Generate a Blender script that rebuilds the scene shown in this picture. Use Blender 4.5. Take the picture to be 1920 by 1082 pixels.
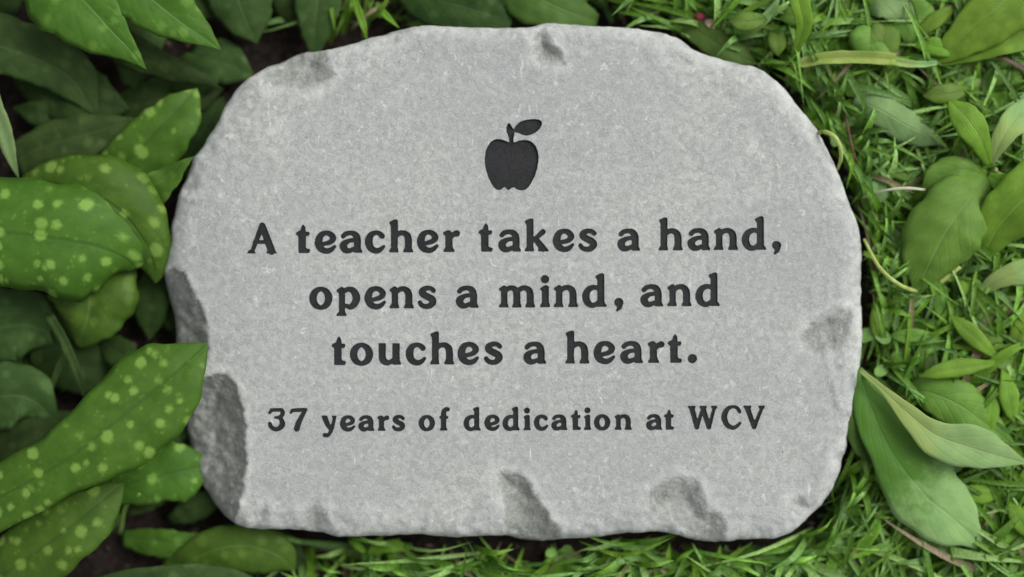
import bpy, math, random
import numpy as np
from mathutils import Vector
from mathutils.geometry import delaunay_2d_cdt
from mathutils import noise as mnoise

for o in list(bpy.data.objects):
    bpy.data.objects.remove(o, do_unlink=True)
SC = bpy.context.scene
COL = SC.collection
random.seed(7)
RNG = np.random.default_rng(11)

# ------------------------------------------------------------------ camera, sky, sun, exposure
S = 0.0003            # metres per photograph pixel on the stone's face
TOP = 0.050           # height of the stone's face
CAMZ = 0.85
cam_d = bpy.data.cameras.new('camera')
cam = bpy.data.objects.new('camera', cam_d)
COL.objects.link(cam)
cam.location = (0, 0, CAMZ)
cam.rotation_euler = (0, 0, 0)
cam_d.sensor_width = 36
cam_d.lens = 36 * (CAMZ - TOP) / (1920 * S)
cam_d.clip_start = 0.01
cam_d.clip_end = 200
cam_d.dof.use_dof = True
cam_d.dof.focus_distance = CAMZ - TOP - 0.009
cam_d.dof.aperture_fstop = 1.15
SC.camera = cam

SUN_EL, SUN_AZ = 46.0, 58.0     # azimuth clockwise from +y (top of the picture)
world = bpy.data.worlds.new('World')
SC.world = world
world.use_nodes = True
wn, wl = world.node_tree.nodes, world.node_tree.links
wn.clear()
sky = wn.new('ShaderNodeTexSky')
sky.sky_type = 'NISHITA'
sky.sun_disc = False
sky.sun_elevation = math.radians(SUN_EL)
sky.sun_rotation = math.radians(SUN_AZ)
sky.air_density = 1.0
sky.dust_density = 4.0
sky.ozone_density = 1.0
hs = wn.new('ShaderNodeHueSaturation')      # a white overcast veil takes most of the blue out
hs.inputs['Saturation'].default_value = 0.10
bg = wn.new('ShaderNodeBackground')
bg.inputs['Strength'].default_value = 0.12
wo = wn.new('ShaderNodeOutputWorld')
wl.new(sky.outputs[0], hs.inputs['Color'])
wl.new(hs.outputs[0], bg.inputs['Color'])
wl.new(bg.outputs[0], wo.inputs['Surface'])

sun_d = bpy.data.lights.new('sun', 'SUN')
sun_d.energy = 1.25
sun_d.angle = math.radians(32)
sun_d.color = (1.0, 0.975, 0.93)
sun = bpy.data.objects.new('sun', sun_d)
COL.objects.link(sun)
_e, _a = math.radians(SUN_EL), math.radians(SUN_AZ)
sdir = Vector((math.sin(_a) * math.cos(_e), math.cos(_a) * math.cos(_e), math.sin(_e)))
sun.rotation_euler = sdir.to_track_quat('Z', 'Y').to_euler()

SC.render.engine = 'CYCLES'
vs = SC.view_settings
vs.view_transform = 'Standard'
vs.look = 'None'
vs.exposure = 0.22
vs.gamma = 1.0
vs.use_curve_mapping = False


# ------------------------------------------------------------------ helpers
def W(px, py, zmm):
    """photograph pixel at a real height (mm) -> world point"""
    z = zmm * 0.001
    k = S * (CAMZ - z) / (CAMZ - TOP)
    return ((px - 960) * k, (541 - py) * k, z)


def tag(o, label=None, cat=None, group=None, kind=None):
    if label: o['label'] = label
    if cat: o['category'] = cat
    if group: o['group'] = group
    if kind: o['kind'] = kind
    return o


def thing(name, loc, label, cat, group=None):
    o = bpy.data.objects.new(name, None)
    o.empty_display_size = 0.01
    COL.objects.link(o)
    o.location = loc
    return tag(o, label, cat, group)


def mesh_obj(name, verts, faces, mat, parent=None, smooth=True, uvs=None, attrs=None):
    me = bpy.data.meshes.new(name)
    v = np.asarray(verts, dtype=float)
    if parent is not None:
        v = v - np.array(parent.location)
    me.from_pydata(v.tolist(), [], faces)
    if smooth:
        me.polygons.foreach_set('use_smooth', [True] * len(me.polygons))
    if uvs:
        li = np.empty(len(me.loops), dtype=np.int32)
        me.loops.foreach_get('vertex_index', li)
        for nm, arr in uvs.items():
            lay = me.uv_layers.new(name=nm)
            lay.data.foreach_set('uv', np.asarray(arr, dtype=np.float32)[li].ravel())
    if attrs:
        for nm, arr in attrs.items():
            arr = np.asarray(arr, dtype=np.float32)
            if arr.ndim == 1:
                a = me.attributes.new(nm, 'FLOAT', 'POINT')
                a.data.foreach_set('value', arr)
            else:
                a = me.attributes.new(nm, 'FLOAT_COLOR', 'POINT')
                a.data.foreach_set('color', np.c_[arr, np.ones(len(arr))].astype(np.float32).ravel())
    me.materials.append(mat)
    me.update()
    o = bpy.data.objects.new(name, me)
    COL.objects.link(o)
    if parent is not None:
        o.parent = parent
    return o


def catmull(P, n):
    P = np.asarray(P, dtype=float)
    m = len(P)
    if m == 2:
        t = np.linspace(0, 1, n)[:, None]
        return P[0] * (1 - t) + P[1] * t
    Q = np.vstack([2 * P[0] - P[1], P, 2 * P[-1] - P[-2]])
    out = []
    for s in np.linspace(0, m - 1 - 1e-9, n):
        i = int(s)
        t = s - i
        a, b, c, d = Q[i], Q[i + 1], Q[i + 2], Q[i + 3]
        out.append(0.5 * ((2 * b) + (c - a) * t + (2 * a - 5 * b + 4 * c - d) * t * t + (3 * b - a - 3 * c + d) * t ** 3))
    return np.array(out)


def vnoise(x, y, seed=0):
    """smooth 2-D value noise, vectorised"""
    x = np.asarray(x, float); y = np.asarray(y, float)
    xi = np.floor(x).astype(np.int64); yi = np.floor(y).astype(np.int64)
    fx = x - xi; fy = y - yi
    fx = fx * fx * (3 - 2 * fx); fy = fy * fy * (3 - 2 * fy)

    def h(a, b):
        n = (a * 374761393 + b * 668265263 + seed * 1442695041) & 0xffffffff
        n = ((n ^ (n >> 13)) * 1274126177) & 0xffffffff
        return ((n ^ (n >> 16)) & 0xffff) / 65535.0
    return (h(xi, yi) * (1 - fx) + h(xi + 1, yi) * fx) * (1 - fy) + (h(xi, yi + 1) * (1 - fx) + h(xi + 1, yi + 1) * fx) * fy


def fbm(x, y, seed=0, o=3):
    s = 0; a = 1; t = 0
    for k in range(o):
        s = s + a * (vnoise(x * 2 ** k, y * 2 ** k, seed + k) - 0.5)
        t += a
        a *= 0.5
    return s / t


def poly_dist(pts, poly):
    """unsigned distance of points to a closed polygon's outline, and inside flag"""
    pts = np.asarray(pts, float); poly = np.asarray(poly, float)
    d = np.full(len(pts), 1e9)
    ins = np.zeros(len(pts), bool)
    n = len(poly)
    for i in range(n):
        a = poly[i]; b = poly[(i + 1) % n]
        ab = b - a
        t = np.clip(((pts - a) @ ab) / max(ab @ ab, 1e-12), 0, 1)
        q = pts - (a + t[:, None] * ab)
        d = np.minimum(d, np.hypot(q[:, 0], q[:, 1]))
        c = ((a[1] > pts[:, 1]) != (b[1] > pts[:, 1]))
        if abs(b[1] - a[1]) > 1e-12:
            xx = (b[0] - a[0]) * (pts[:, 1] - a[1]) / (b[1] - a[1]) + a[0]
            ins ^= c & (pts[:, 0] < xx)
    return d, ins


# ------------------------------------------------------------------ materials
def new_mat(name):
    m = bpy.data.materials.new(name)
    m.use_nodes = True
    nt = m.node_tree
    nt.nodes.clear()
    return m, nt, nt.nodes, nt.links


class NB:
    """tiny node-building helper"""
    def __init__(s, nt):
        s.n, s.l = nt.nodes, nt.links

    def node(s, t, **kw):
        x = s.n.new(t)
        for k, v in kw.items():
            setattr(x, k, v)
        return x

    def set(s, sock, v):
        if hasattr(v, 'links') or isinstance(v, bpy.types.NodeSocket):
            s.l.new(v, sock)
        else:
            sock.default_value = v

    def math(s, op, a, b=0.0, c=None, clamp=False):
        x = s.node('ShaderNodeMath', operation=op, use_clamp=clamp)
        s.set(x.inputs[0], a); s.set(x.inputs[1], b)
        if c is not None: s.set(x.inputs[2], c)
        return x.outputs[0]

    def noise(s, vec, scale, detail=4, rough=0.55, out=0, dist=0.0):
        x = s.node('ShaderNodeTexNoise')
        s.set(x.inputs['Vector'], vec)
        x.inputs['Scale'].default_value = scale
        x.inputs['Detail'].default_value = detail
        x.inputs['Roughness'].default_value = rough
        x.inputs['Distortion'].default_value = dist
        return x.outputs[out]

    def voro(s, vec, scale, feature='F1', out='Distance', rnd=1.0):
        x = s.node('ShaderNodeTexVoronoi', feature=feature)
        s.set(x.inputs['Vector'], vec)
        x.inputs['Scale'].default_value = scale
        x.inputs['Randomness'].default_value = rnd
        return x.outputs[out]

    def ramp(s, v, a, b, c=0.0, d=1.0, smooth=True):
        x = s.node('ShaderNodeMapRange')
        x.interpolation_type = 'SMOOTHSTEP' if smooth else 'LINEAR'
        s.set(x.inputs['Value'], v)
        x.inputs['From Min'].default_value = a; x.inputs['From Max'].default_value = b
        x.inputs['To Min'].default_value = c; x.inputs['To Max'].default_value = d
        return x.outputs[0]

    def mix(s, f, a, b, blend='MIX'):
        x = s.node('ShaderNodeMix', data_type='RGBA', blend_type=blend)
        s.set(x.inputs[0], f)
        s.set(x.inputs[6], a if not isinstance(a, tuple) else (*a, 1)[:4])
        s.set(x.inputs[7], b if not isinstance(b, tuple) else (*b, 1)[:4])
        return x.outputs[2]

    def bump(s, h, strength, dist, normal=None):
        x = s.node('ShaderNodeBump')
        x.inputs['Strength'].default_value = strength
        x.inputs['Distance'].default_value = dist
        s.set(x.inputs['Height'], h)
        if normal is not None: s.set(x.inputs['Normal'], normal)
        return x.outputs[0]

    def uv(s, name):
        return s.node('ShaderNodeUVMap', uv_map=name).outputs[0]

    def sep(s, v):
        x = s.node('ShaderNodeSeparateXYZ')
        s.set(x.inputs[0], v)
        return x.outputs


def mat_stone():
    m, nt, n, l = new_mat('grey_limestone')
    b = NB(nt)
    co = b.node('ShaderNodeTexCoord').outputs['Object']
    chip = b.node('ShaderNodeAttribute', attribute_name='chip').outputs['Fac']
    rim = b.node('ShaderNodeAttribute', attribute_name='rim').outputs['Fac']
    c1 = b.noise(co, 260, 5, 0.66, dist=0.6)          # 3 mm mottling
    c2 = b.noise(co, 14, 5, 0.65)            # broad clouds
    c3 = b.noise(co, 1500, 3, 0.7)          # grain
    fl = b.noise(co, 240, 6, 0.72, dist=1.2)
    flecks = b.ramp(fl, 0.585, 0.66)
    st_ = b.node('ShaderNodeMapping'); st_.inputs['Rotation'].default_value = (0, 0, 0.9); st_.inputs['Scale'].default_value = (1, 0.16, 1)
    l.new(co, st_.inputs['Vector'])
    scr = b.math('MULTIPLY', b.ramp(b.noise(st_.outputs[0], 300, 3, 0.6), 0.66, 0.72), b.ramp(b.noise(co, 34, 2, 0.5), 0.5, 0.62))
    st2 = b.node('ShaderNodeMapping'); st2.inputs['Rotation'].default_value = (0, 0, -0.35); st2.inputs['Scale'].default_value = (1, 0.2, 1)
    l.new(co, st2.inputs['Vector'])
    scr2 = b.math('MULTIPLY', b.ramp(b.noise(st2.outputs[0], 350, 3, 0.6), 0.66, 0.72), b.ramp(b.noise(co, 42, 2, 0.5), 0.55, 0.65))
    flecks = b.math('MAXIMUM', flecks, b.math('MAXIMUM', scr, scr2))
    rimw = b.math('MULTIPLY', rim, b.ramp(b.noise(co, 120, 5, 0.7), 0.35, 0.62))
    flecks = b.math('MAXIMUM', flecks, rimw)
    wv = b.node('ShaderNodeVectorMath', operation='ADD')
    l.new(co, wv.inputs[0])
    wn_ = b.node('ShaderNodeTexNoise'); wn_.inputs['Scale'].default_value = 200; wn_.inputs['Detail'].default_value = 3
    l.new(co, wn_.inputs['Vector'])
    ws = b.node('ShaderNodeVectorMath', operation='SCALE'); ws.inputs['Scale'].default_value = 0.006
    l.new(wn_.outputs['Color'], ws.inputs[0]); l.new(ws.outputs[0], wv.inputs[1])
    dots = b.math('MULTIPLY', b.ramp(b.voro(wv.outputs[0], 120), 0.08, 0.30, 1.0, 0.0), b.ramp(b.noise(co, 60, 4, 0.7), 0.50, 0.62))
    flecks = b.math('MAXIMUM', flecks, b.math('MULTIPLY', dots, 0.75))
    scuff = b.ramp(b.noise(co, 45, 6, 0.75, dist=1.5), 0.60, 0.72)
    flecks = b.math('MAXIMUM', flecks, b.math('MULTIPLY', scuff, 0.5))
    base = b.mix(b.ramp(c1, 0.34, 0.66), (0.36, 0.378, 0.358), (0.50, 0.515, 0.492))
    base = b.mix(b.ramp(c2, 0.3, 0.7), base, b.mix(0.5, base, (0.33, 0.35, 0.355)))
    base = b.mix(b.math('MULTIPLY', flecks, 0.8), base, (0.64, 0.65, 0.625))
    warm = b.ramp(b.noise(co, 95, 2, 0.5), 0.66, 0.74)
    base = b.mix(b.math('MULTIPLY', warm, 0.25), base, (0.42, 0.40, 0.33))
    g = b.ramp(c3, 0.3, 0.7, 0.82, 1.14)
    mul = b.node('ShaderNodeVectorMath', operation='SCALE')
    l.new(base, mul.inputs[0]); l.new(g, mul.inputs['Scale'])
    base = mul.outputs[0]
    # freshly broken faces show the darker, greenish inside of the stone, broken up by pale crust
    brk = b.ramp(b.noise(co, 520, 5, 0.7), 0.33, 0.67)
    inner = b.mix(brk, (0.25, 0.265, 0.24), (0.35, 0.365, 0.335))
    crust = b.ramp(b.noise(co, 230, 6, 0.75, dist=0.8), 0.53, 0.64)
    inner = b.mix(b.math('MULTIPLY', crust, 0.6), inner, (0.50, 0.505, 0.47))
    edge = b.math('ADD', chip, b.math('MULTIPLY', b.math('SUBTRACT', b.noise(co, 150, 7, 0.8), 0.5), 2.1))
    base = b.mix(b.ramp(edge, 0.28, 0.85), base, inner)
    p = b.node('ShaderNodeBsdfPrincipled')
    l.new(base, p.inputs['Base Color'])
    p.inputs['Roughness'].default_value = 0.85
    p.inputs['Specular IOR Level'].default_value = 0.3
    h = b.math('ADD', b.math('MULTIPLY', c1, 0.6), b.math('MULTIPLY', c3, 0.25))
    h = b.math('ADD', h, b.math('MULTIPLY', b.math('MULTIPLY', brk, chip), 0.4))
    pits = b.ramp(b.voro(co, 60), 0.0, 0.035, -1.2, 0.0)
    h = b.math('ADD', h, pits)
    nrm = b.bump(h, 0.85, 0.0012)
    l.new(nrm, p.inputs['Normal'])
    o = b.node('ShaderNodeOutputMaterial')
    l.new(p.outputs[0], o.inputs[0])
    return m


def mat_paint():
    m, nt, n, l = new_mat('black_lettering_paint')
    b = NB(nt)
    co = b.node('ShaderNodeTexCoord').outputs['Object']
    c = b.noise(co, 700, 4, 0.6)
    d = b.noise(co, 90, 3, 0.6)
    base = b.mix(b.ramp(c, 0.3, 0.75), (0.010, 0.011, 0.012), (0.026, 0.027, 0.029))
    base = b.mix(b.ramp(d, 0.4, 0.7), base, b.mix(0.5, base, (0.03, 0.03, 0.034)))
    p = b.node('ShaderNodeBsdfPrincipled')
    l.new(base, p.inputs['Base Color'])
    p.inputs['Roughness'].default_value = 0.7
    p.inputs['Specular IOR Level'].default_value = 0.3
    l.new(b.bump(c, 0.5, 0.0004), p.inputs['Normal'])
    o = b.node('ShaderNodeOutputMaterial')
    l.new(p.outputs[0], o.inputs[0])
    return m


def mat_leaf(name, lo, hi, vein, spot=None, spot_amt=0.0, nv=9.0, slant=0.55, rough=0.58, transl=0.2,
             parallel=False, fuzz=0.0, vein_amt=0.1, brown=0.0, vbump=0.0004, basecol=None):
    m, nt, n, l = new_mat(name)
    b = NB(nt)
    uv = b.uv('uv'); cm = b.uv('cm')
    u, v, _ = b.sep(uv)
    rnd = b.node('ShaderNodeObjectInfo').outputs['Random']
    av = b.math('ABSOLUTE', b.math('SUBTRACT', v, 0.5))          # 0 at midrib, .5 at margin
    offs = b.node('ShaderNodeVectorMath', operation='ADD')
    l.new(cm, offs.inputs[0])
    cmb = b.node('ShaderNodeCombineXYZ')
    l.new(b.math('MULTIPLY', rnd, 37.0), cmb.inputs[0]); l.new(b.math('MULTIPLY', rnd, 91.0), cmb.inputs[1])
    l.new(cmb.outputs[0], offs.inputs[1])
    vec = offs.outputs[0]
    n1 = b.noise(vec, 0.9, 4, 0.6)
    n2 = b.noise(vec, 5.0, 4, 0.65)
    base = b.mix(b.ramp(n1, 0.3, 0.7), lo, hi)
    wob = b.math('MULTIPLY', b.math('SUBTRACT', b.noise(vec, 1.3, 2, 0.5), 0.5), 0.35)
    if parallel:
        ph = b.math('ADD', b.math('MULTIPLY', av, nv * 1.6), wob)
    else:
        ph = b.math('ADD', b.math('SUBTRACT', b.math('MULTIPLY', u, nv), b.math('MULTIPLY', av, nv * slant)), wob)
    fr = b.math('FRACT', ph)
    tri = b.math('ABSOLUTE', b.math('SUBTRACT', fr, 0.5))        # .5 on the vein
    lat = b.ramp(tri, 0.44, 0.5)
    mid = b.ramp(av, 0.0, 0.035, 1.0, 0.0)
    veins = b.math('MAXIMUM', b.math('MULTIPLY', lat, vein_amt), b.math('MULTIPLY', mid, 0.5))
    base = b.mix(veins, base, vein)
    base = b.mix(b.ramp(n2, 0.35, 0.75, 0.0, 0.35), base, b.mix(0.5, base, hi))
    if spot_amt > 0:
        d = b.voro(vec, 1.0, rnd=0.95)
        rc = b.node('ShaderNodeTexVoronoi'); rc.inputs['Scale'].default_value = 1.0; rc.inputs['Randomness'].default_value = 0.95
        l.new(vec, rc.inputs['Vector'])
        rr = b.sep(rc.outputs['Color'])[0]
        size = b.math('MULTIPLY_ADD', rr, 0.20, 0.13)
        jag = b.math('MULTIPLY', b.math('SUBTRACT', b.noise(vec, 5, 4, 0.65), 0.5), 0.30)
        sp = b.math('SUBTRACT', b.math('ADD', size, jag), d)
        sp = b.ramp(sp, -0.15, 0.09)
        d2 = b.voro(vec, 2.4)
        small = b.math('MULTIPLY', b.ramp(d2, 0.14, 0.30, 1.0, 0.0), b.ramp(n1, 0.46, 0.6))
        sp = b.math('MAXIMUM', sp, b.math('MULTIPLY', small, 0.4))
        base = b.mix(b.math('MULTIPLY', sp, spot_amt), base, spot)
    if basecol:
        k = b.math('ADD', u, b.math('MULTIPLY', b.math('SUBTRACT', b.noise(vec, 0.8, 4, 0.6), 0.5), 0.5))
        base = b.mix(b.ramp(k, 0.36, 0.60, 1.0, 0.0), base, basecol)
    if brown > 0:
        br = b.ramp(b.noise(vec, 0.55, 5, 0.65), 0.66, 0.74)
        base = b.mix(b.math('MULTIPLY', br, brown), base, (0.16, 0.11, 0.05))
    # gentle difference in hue from leaf to leaf
    hsv = b.node('ShaderNodeHueSaturation')
    l.new(b.math('MULTIPLY_ADD', rnd, 0.02, 0.49), hsv.inputs['Hue'])
    l.new(b.math('MULTIPLY_ADD', rnd, 0.3, 0.85), hsv.inputs['Value'])
    hsv.inputs['Saturation'].default_value = 0.97
    l.new(base, hsv.inputs['Color'])
    base = hsv.outputs[0]
    p = b.node('ShaderNodeBsdfPrincipled')
    l.new(base, p.inputs['Base Color'])
    l.new(b.math('MULTIPLY_ADD', n2, 0.2, rough - 0.1), p.inputs['Roughness'])
    p.inputs['Specular IOR Level'].default_value = 0.25
    if fuzz > 0:
        p.inputs['Sheen Weight'].default_value = fuzz
        p.inputs['Sheen Roughness'].default_value = 0.6
    h = b.math('SUBTRACT', b.math('MULTIPLY', n2, 0.35), b.math('MULTIPLY', b.math('MAXIMUM', b.math('MULTIPLY', b.ramp(tri, 0.30, 0.5), 0.3), mid), 0.9))
    h = b.math('ADD', h, b.math('MULTIPLY', b.noise(vec, 22, 3, 0.6), 0.12))
    nrm = b.bump(h, 0.7, vbump)
    l.new(nrm, p.inputs['Normal'])
    tr = b.node('ShaderNodeBsdfTranslucent')
    l.new(b.mix(0.4, base, (0.15, 0.24, 0.02)), tr.inputs['Color'])
    l.new(nrm, tr.inputs['Normal'])
    mx = b.node('ShaderNodeMixShader')
    mx.inputs[0].default_value = transl
    l.new(p.outputs[0], mx.inputs[1]); l.new(tr.outputs[0], mx.inputs[2])
    o = b.node('ShaderNodeOutputMaterial')
    l.new(mx.outputs[0], o.inputs[0])
    return m


def mat_attr(name, rough=0.5, transl=0.25, nscale=500, streak=False):
    """colour from the per-blade attribute, with fine variation"""
    m, nt, n, l = new_mat(name)
    b = NB(nt)
    co = b.node('ShaderNodeTexCoord').outputs['Object']
    a = b.node('ShaderNodeAttribute', attribute_name='col').outputs['Color']
    g = b.ramp(b.noise(co, nscale, 3, 0.6), 0.25, 0.75, 0.72, 1.28)
    mul = b.node('ShaderNodeVectorMath', operation='SCALE')
    l.new(a, mul.inputs[0]); l.new(g, mul.inputs['Scale'])
    p = b.node('ShaderNodeBsdfPrincipled')
    l.new(mul.outputs[0], p.inputs['Base Color'])
    p.inputs['Roughness'].default_value = rough
    p.inputs['Specular IOR Level'].default_value = 0.35
    tr = b.node('ShaderNodeBsdfTranslucent')
    l.new(mul.outputs[0], tr.inputs['Color'])
    mx = b.node('ShaderNodeMixShader')
    mx.inputs[0].default_value = transl
    l.new(p.outputs[0], mx.inputs[1]); l.new(tr.outputs[0], mx.inputs[2])
    o = b.node('ShaderNodeOutputMaterial')
    l.new(mx.outputs[0], o.inputs[0])
    return m


def mat_simple(name, c1, c2, scale=300, rough=0.6, transl=0.0, bump=0.0004):
    m, nt, n, l = new_mat(name)
    b = NB(nt)
    co = b.node('ShaderNodeTexCoord').outputs['Object']
    f = b.noise(co, scale, 4, 0.6)
    base = b.mix(b.ramp(f, 0.3, 0.7), c1, c2)
    p = b.node('ShaderNodeBsdfPrincipled')
    l.new(base, p.inputs['Base Color'])
    p.inputs['Roughness'].default_value = rough
    p.inputs['Specular IOR Level'].default_value = 0.3
    l.new(b.bump(f, 0.6, bump), p.inputs['Normal'])
    o = b.node('ShaderNodeOutputMaterial')
    if transl > 0:
        tr = b.node('ShaderNodeBsdfTranslucent')
        l.new(base, tr.inputs['Color'])
        mx = b.node('ShaderNodeMixShader')
        mx.inputs[0].default_value = transl
        l.new(p.outputs[0], mx.inputs[1]); l.new(tr.outputs[0], mx.inputs[2])
        l.new(mx.outputs[0], o.inputs[0])
    else:
        l.new(p.outputs[0], o.inputs[0])
    return m


M_STONE = mat_stone()
M_PAINT = mat_paint()
M_SOIL = mat_simple('dark_soil', (0.006, 0.004, 0.003), (0.030, 0.021, 0.016), 260, 0.95, bump=0.003)
SPOT = (0.22, 0.40, 0.06)
M_LUNG = mat_leaf('spotted_lungwort_leaf', (0.047, 0.126, 0.007), (0.072, 0.172, 0.011), (0.035, 0.09, 0.014), SPOT, 0.85, nv=6, vein_amt=0.08)
M_LUNG2 = mat_leaf('faintly_spotted_leaf', (0.050, 0.126, 0.008), (0.078, 0.174, 0.013), (0.12, 0.26, 0.06), SPOT, 0.3, nv=6, vein_amt=0.04)
M_DARK = mat_leaf('painted_shade_leaf', (0.016, 0.042, 0.005), (0.034, 0.075, 0.010), (0.04, 0.08, 0.03), (0.08, 0.14, 0.04), 0.4, nv=8, fuzz=0.0, rough=0.75, vein_amt=0.08)  # green darkened to paint in the shade under the big leaves
M_GREY = mat_leaf('grey_green_leaf', (0.17, 0.31, 0.09), (0.23, 0.40, 0.125), (0.26, 0.40, 0.15), nv=9, fuzz=0.25, rough=0.6, vein_amt=0.12, brown=0.15)
M_TWOTONE = mat_leaf('glossy_to_grey_leaf', (0.20, 0.36, 0.10), (0.26, 0.43, 0.13), (0.22, 0.36, 0.13), nv=9, fuzz=0.2, rough=0.55, vein_amt=0.1, basecol=(0.075, 0.19, 0.008))
M_PALE = mat_leaf('pale_soft_leaf', (0.22, 0.43, 0.12), (0.29, 0.51, 0.16), (0.36, 0.48, 0.16), nv=8, fuzz=0.25, rough=0.6, vein_amt=0.1, basecol=(0.32, 0.47, 0.11))
M_WEED = mat_leaf('broad_weed_leaf', (0.115, 0.26, 0.012), (0.19, 0.38, 0.024), (0.25, 0.40, 0.08), nv=7, parallel=True, vein_amt=0.16)
M_MOSSY = mat_leaf('wide_green_weed_leaf', (0.105, 0.225, 0.022), (0.16, 0.31, 0.038), (0.20, 0.33, 0.08), nv=9, vein_amt=0.15, brown=0.6, vbump=0.0005)
M_DIM = mat_leaf('dim_grey_green_leaf', (0.030, 0.068, 0.012), (0.054, 0.106, 0.022), (0.09, 0.16, 0.05), (0.12, 0.22, 0.06), 0.4, nv=8, rough=0.75, vein_amt=0.06)  # lighter step of the shade-darkened leaf, for the half-shaded background
M_STALK = mat_leaf('pale_ribbed_stalk', (0.26, 0.40, 0.055), (0.42, 0.54, 0.13), (0.50, 0.60, 0.22), nv=9, parallel=True, vein_amt=0.6)
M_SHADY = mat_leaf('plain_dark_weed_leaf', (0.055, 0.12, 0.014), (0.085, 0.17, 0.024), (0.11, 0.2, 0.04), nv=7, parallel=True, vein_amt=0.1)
M_GRASS = mat_attr('grass_blades', 0.45, 0.3)
M_COVER = mat_attr('small_leaves', 0.5, 0.25, 700)
M_STEM = mat_simple('green_stem', (0.12, 0.22, 0.04), (0.20, 0.33, 0.07), 250, 0.5, 0.1)
M_PSTEM = mat_simple('pale_stem', (0.33, 0.45, 0.10), (0.50, 0.60, 0.20), 200, 0.5, 0.15)
M_WSTEM = mat_simple('whitish_stem', (0.45, 0.48, 0.32), (0.62, 0.62, 0.46), 200, 0.5, 0.1)
M_TWIG = mat_simple('brown_twig', (0.07, 0.035, 0.02), (0.16, 0.09, 0.055), 500, 0.8)
M_STRAW = mat_simple('dry_straw', (0.20, 0.16, 0.08), (0.36, 0.29, 0.16), 400, 0.8)

# ------------------------------------------------------------------ the ground
LAWN = 20.0           # the lawn on the right and below lies this much (mm) higher than the bare bed on the left


def _ss(t):
    t = np.clip(t, 0, 1)
    return t * t * (3 - 2 * t)


def lawn(px, py):
    a = _ss((np.asarray(px, float) - 560) / 300) * _ss((np.asarray(py, float) - 900) / 80)
    b_ = _ss((np.asarray(px, float) - 1380) / 160)
    c_ = _ss((np.asarray(px, float) - 1120) / 200) * _ss((160 - np.asarray(py, float)) / 80)
    return LAWN * np.maximum(np.maximum(a, b_), c_)


nx = ny = 150
gx = np.linspace(-0.5, 0.5, nx); gy = np.linspace(-0.38, 0.38, ny)
X, Y = np.meshgrid(gx, gy)
Z = 0.010 * fbm(X * 30, Y * 30, 5, 3) + 0.008 * fbm(X * 120, Y * 120, 9, 3)
dd = np.maximum(np.abs(X) / 0.5, np.abs(Y) / 0.38)
Z = (Z + lawn(X / S + 960, 541 - Y / S) * 0.001) * np.clip((1 - dd) * 8, 0, 1) - 0.001
f = []
for j in range(ny - 1):
    for i in range(nx - 1):
        a = j * nx + i
        f.append((a, a + 1, a + nx + 1, a + nx))
V = np.c_[X.ravel(), Y.ravel(), Z.ravel()].tolist()
# the same sheet carries on, flat, far past the picture
base = len(V)
V += [(-40, -40, -0.001), (40, -40, -0.001), (40, 40, -0.001), (-40, 40, -0.001)]
c = [0, nx - 1, nx * ny - 1, nx * (ny - 1)]
edge = [list(range(0, nx)), [k * nx + nx - 1 for k in range(ny)], [nx * (ny - 1) + k for k in range(nx - 1, -1, -1)], [k * nx for k in range(ny - 1, -1, -1)]]
for k in range(4):
    e = edge[k]
    for i in range(len(e) - 1):
        f.append((e[i + 1], e[i], base + k))
    f.append((e[-1], base + k, base + (k + 1) % 4))
tag(mesh_obj('soil', V, f, M_SOIL), kind='structure')

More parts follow.
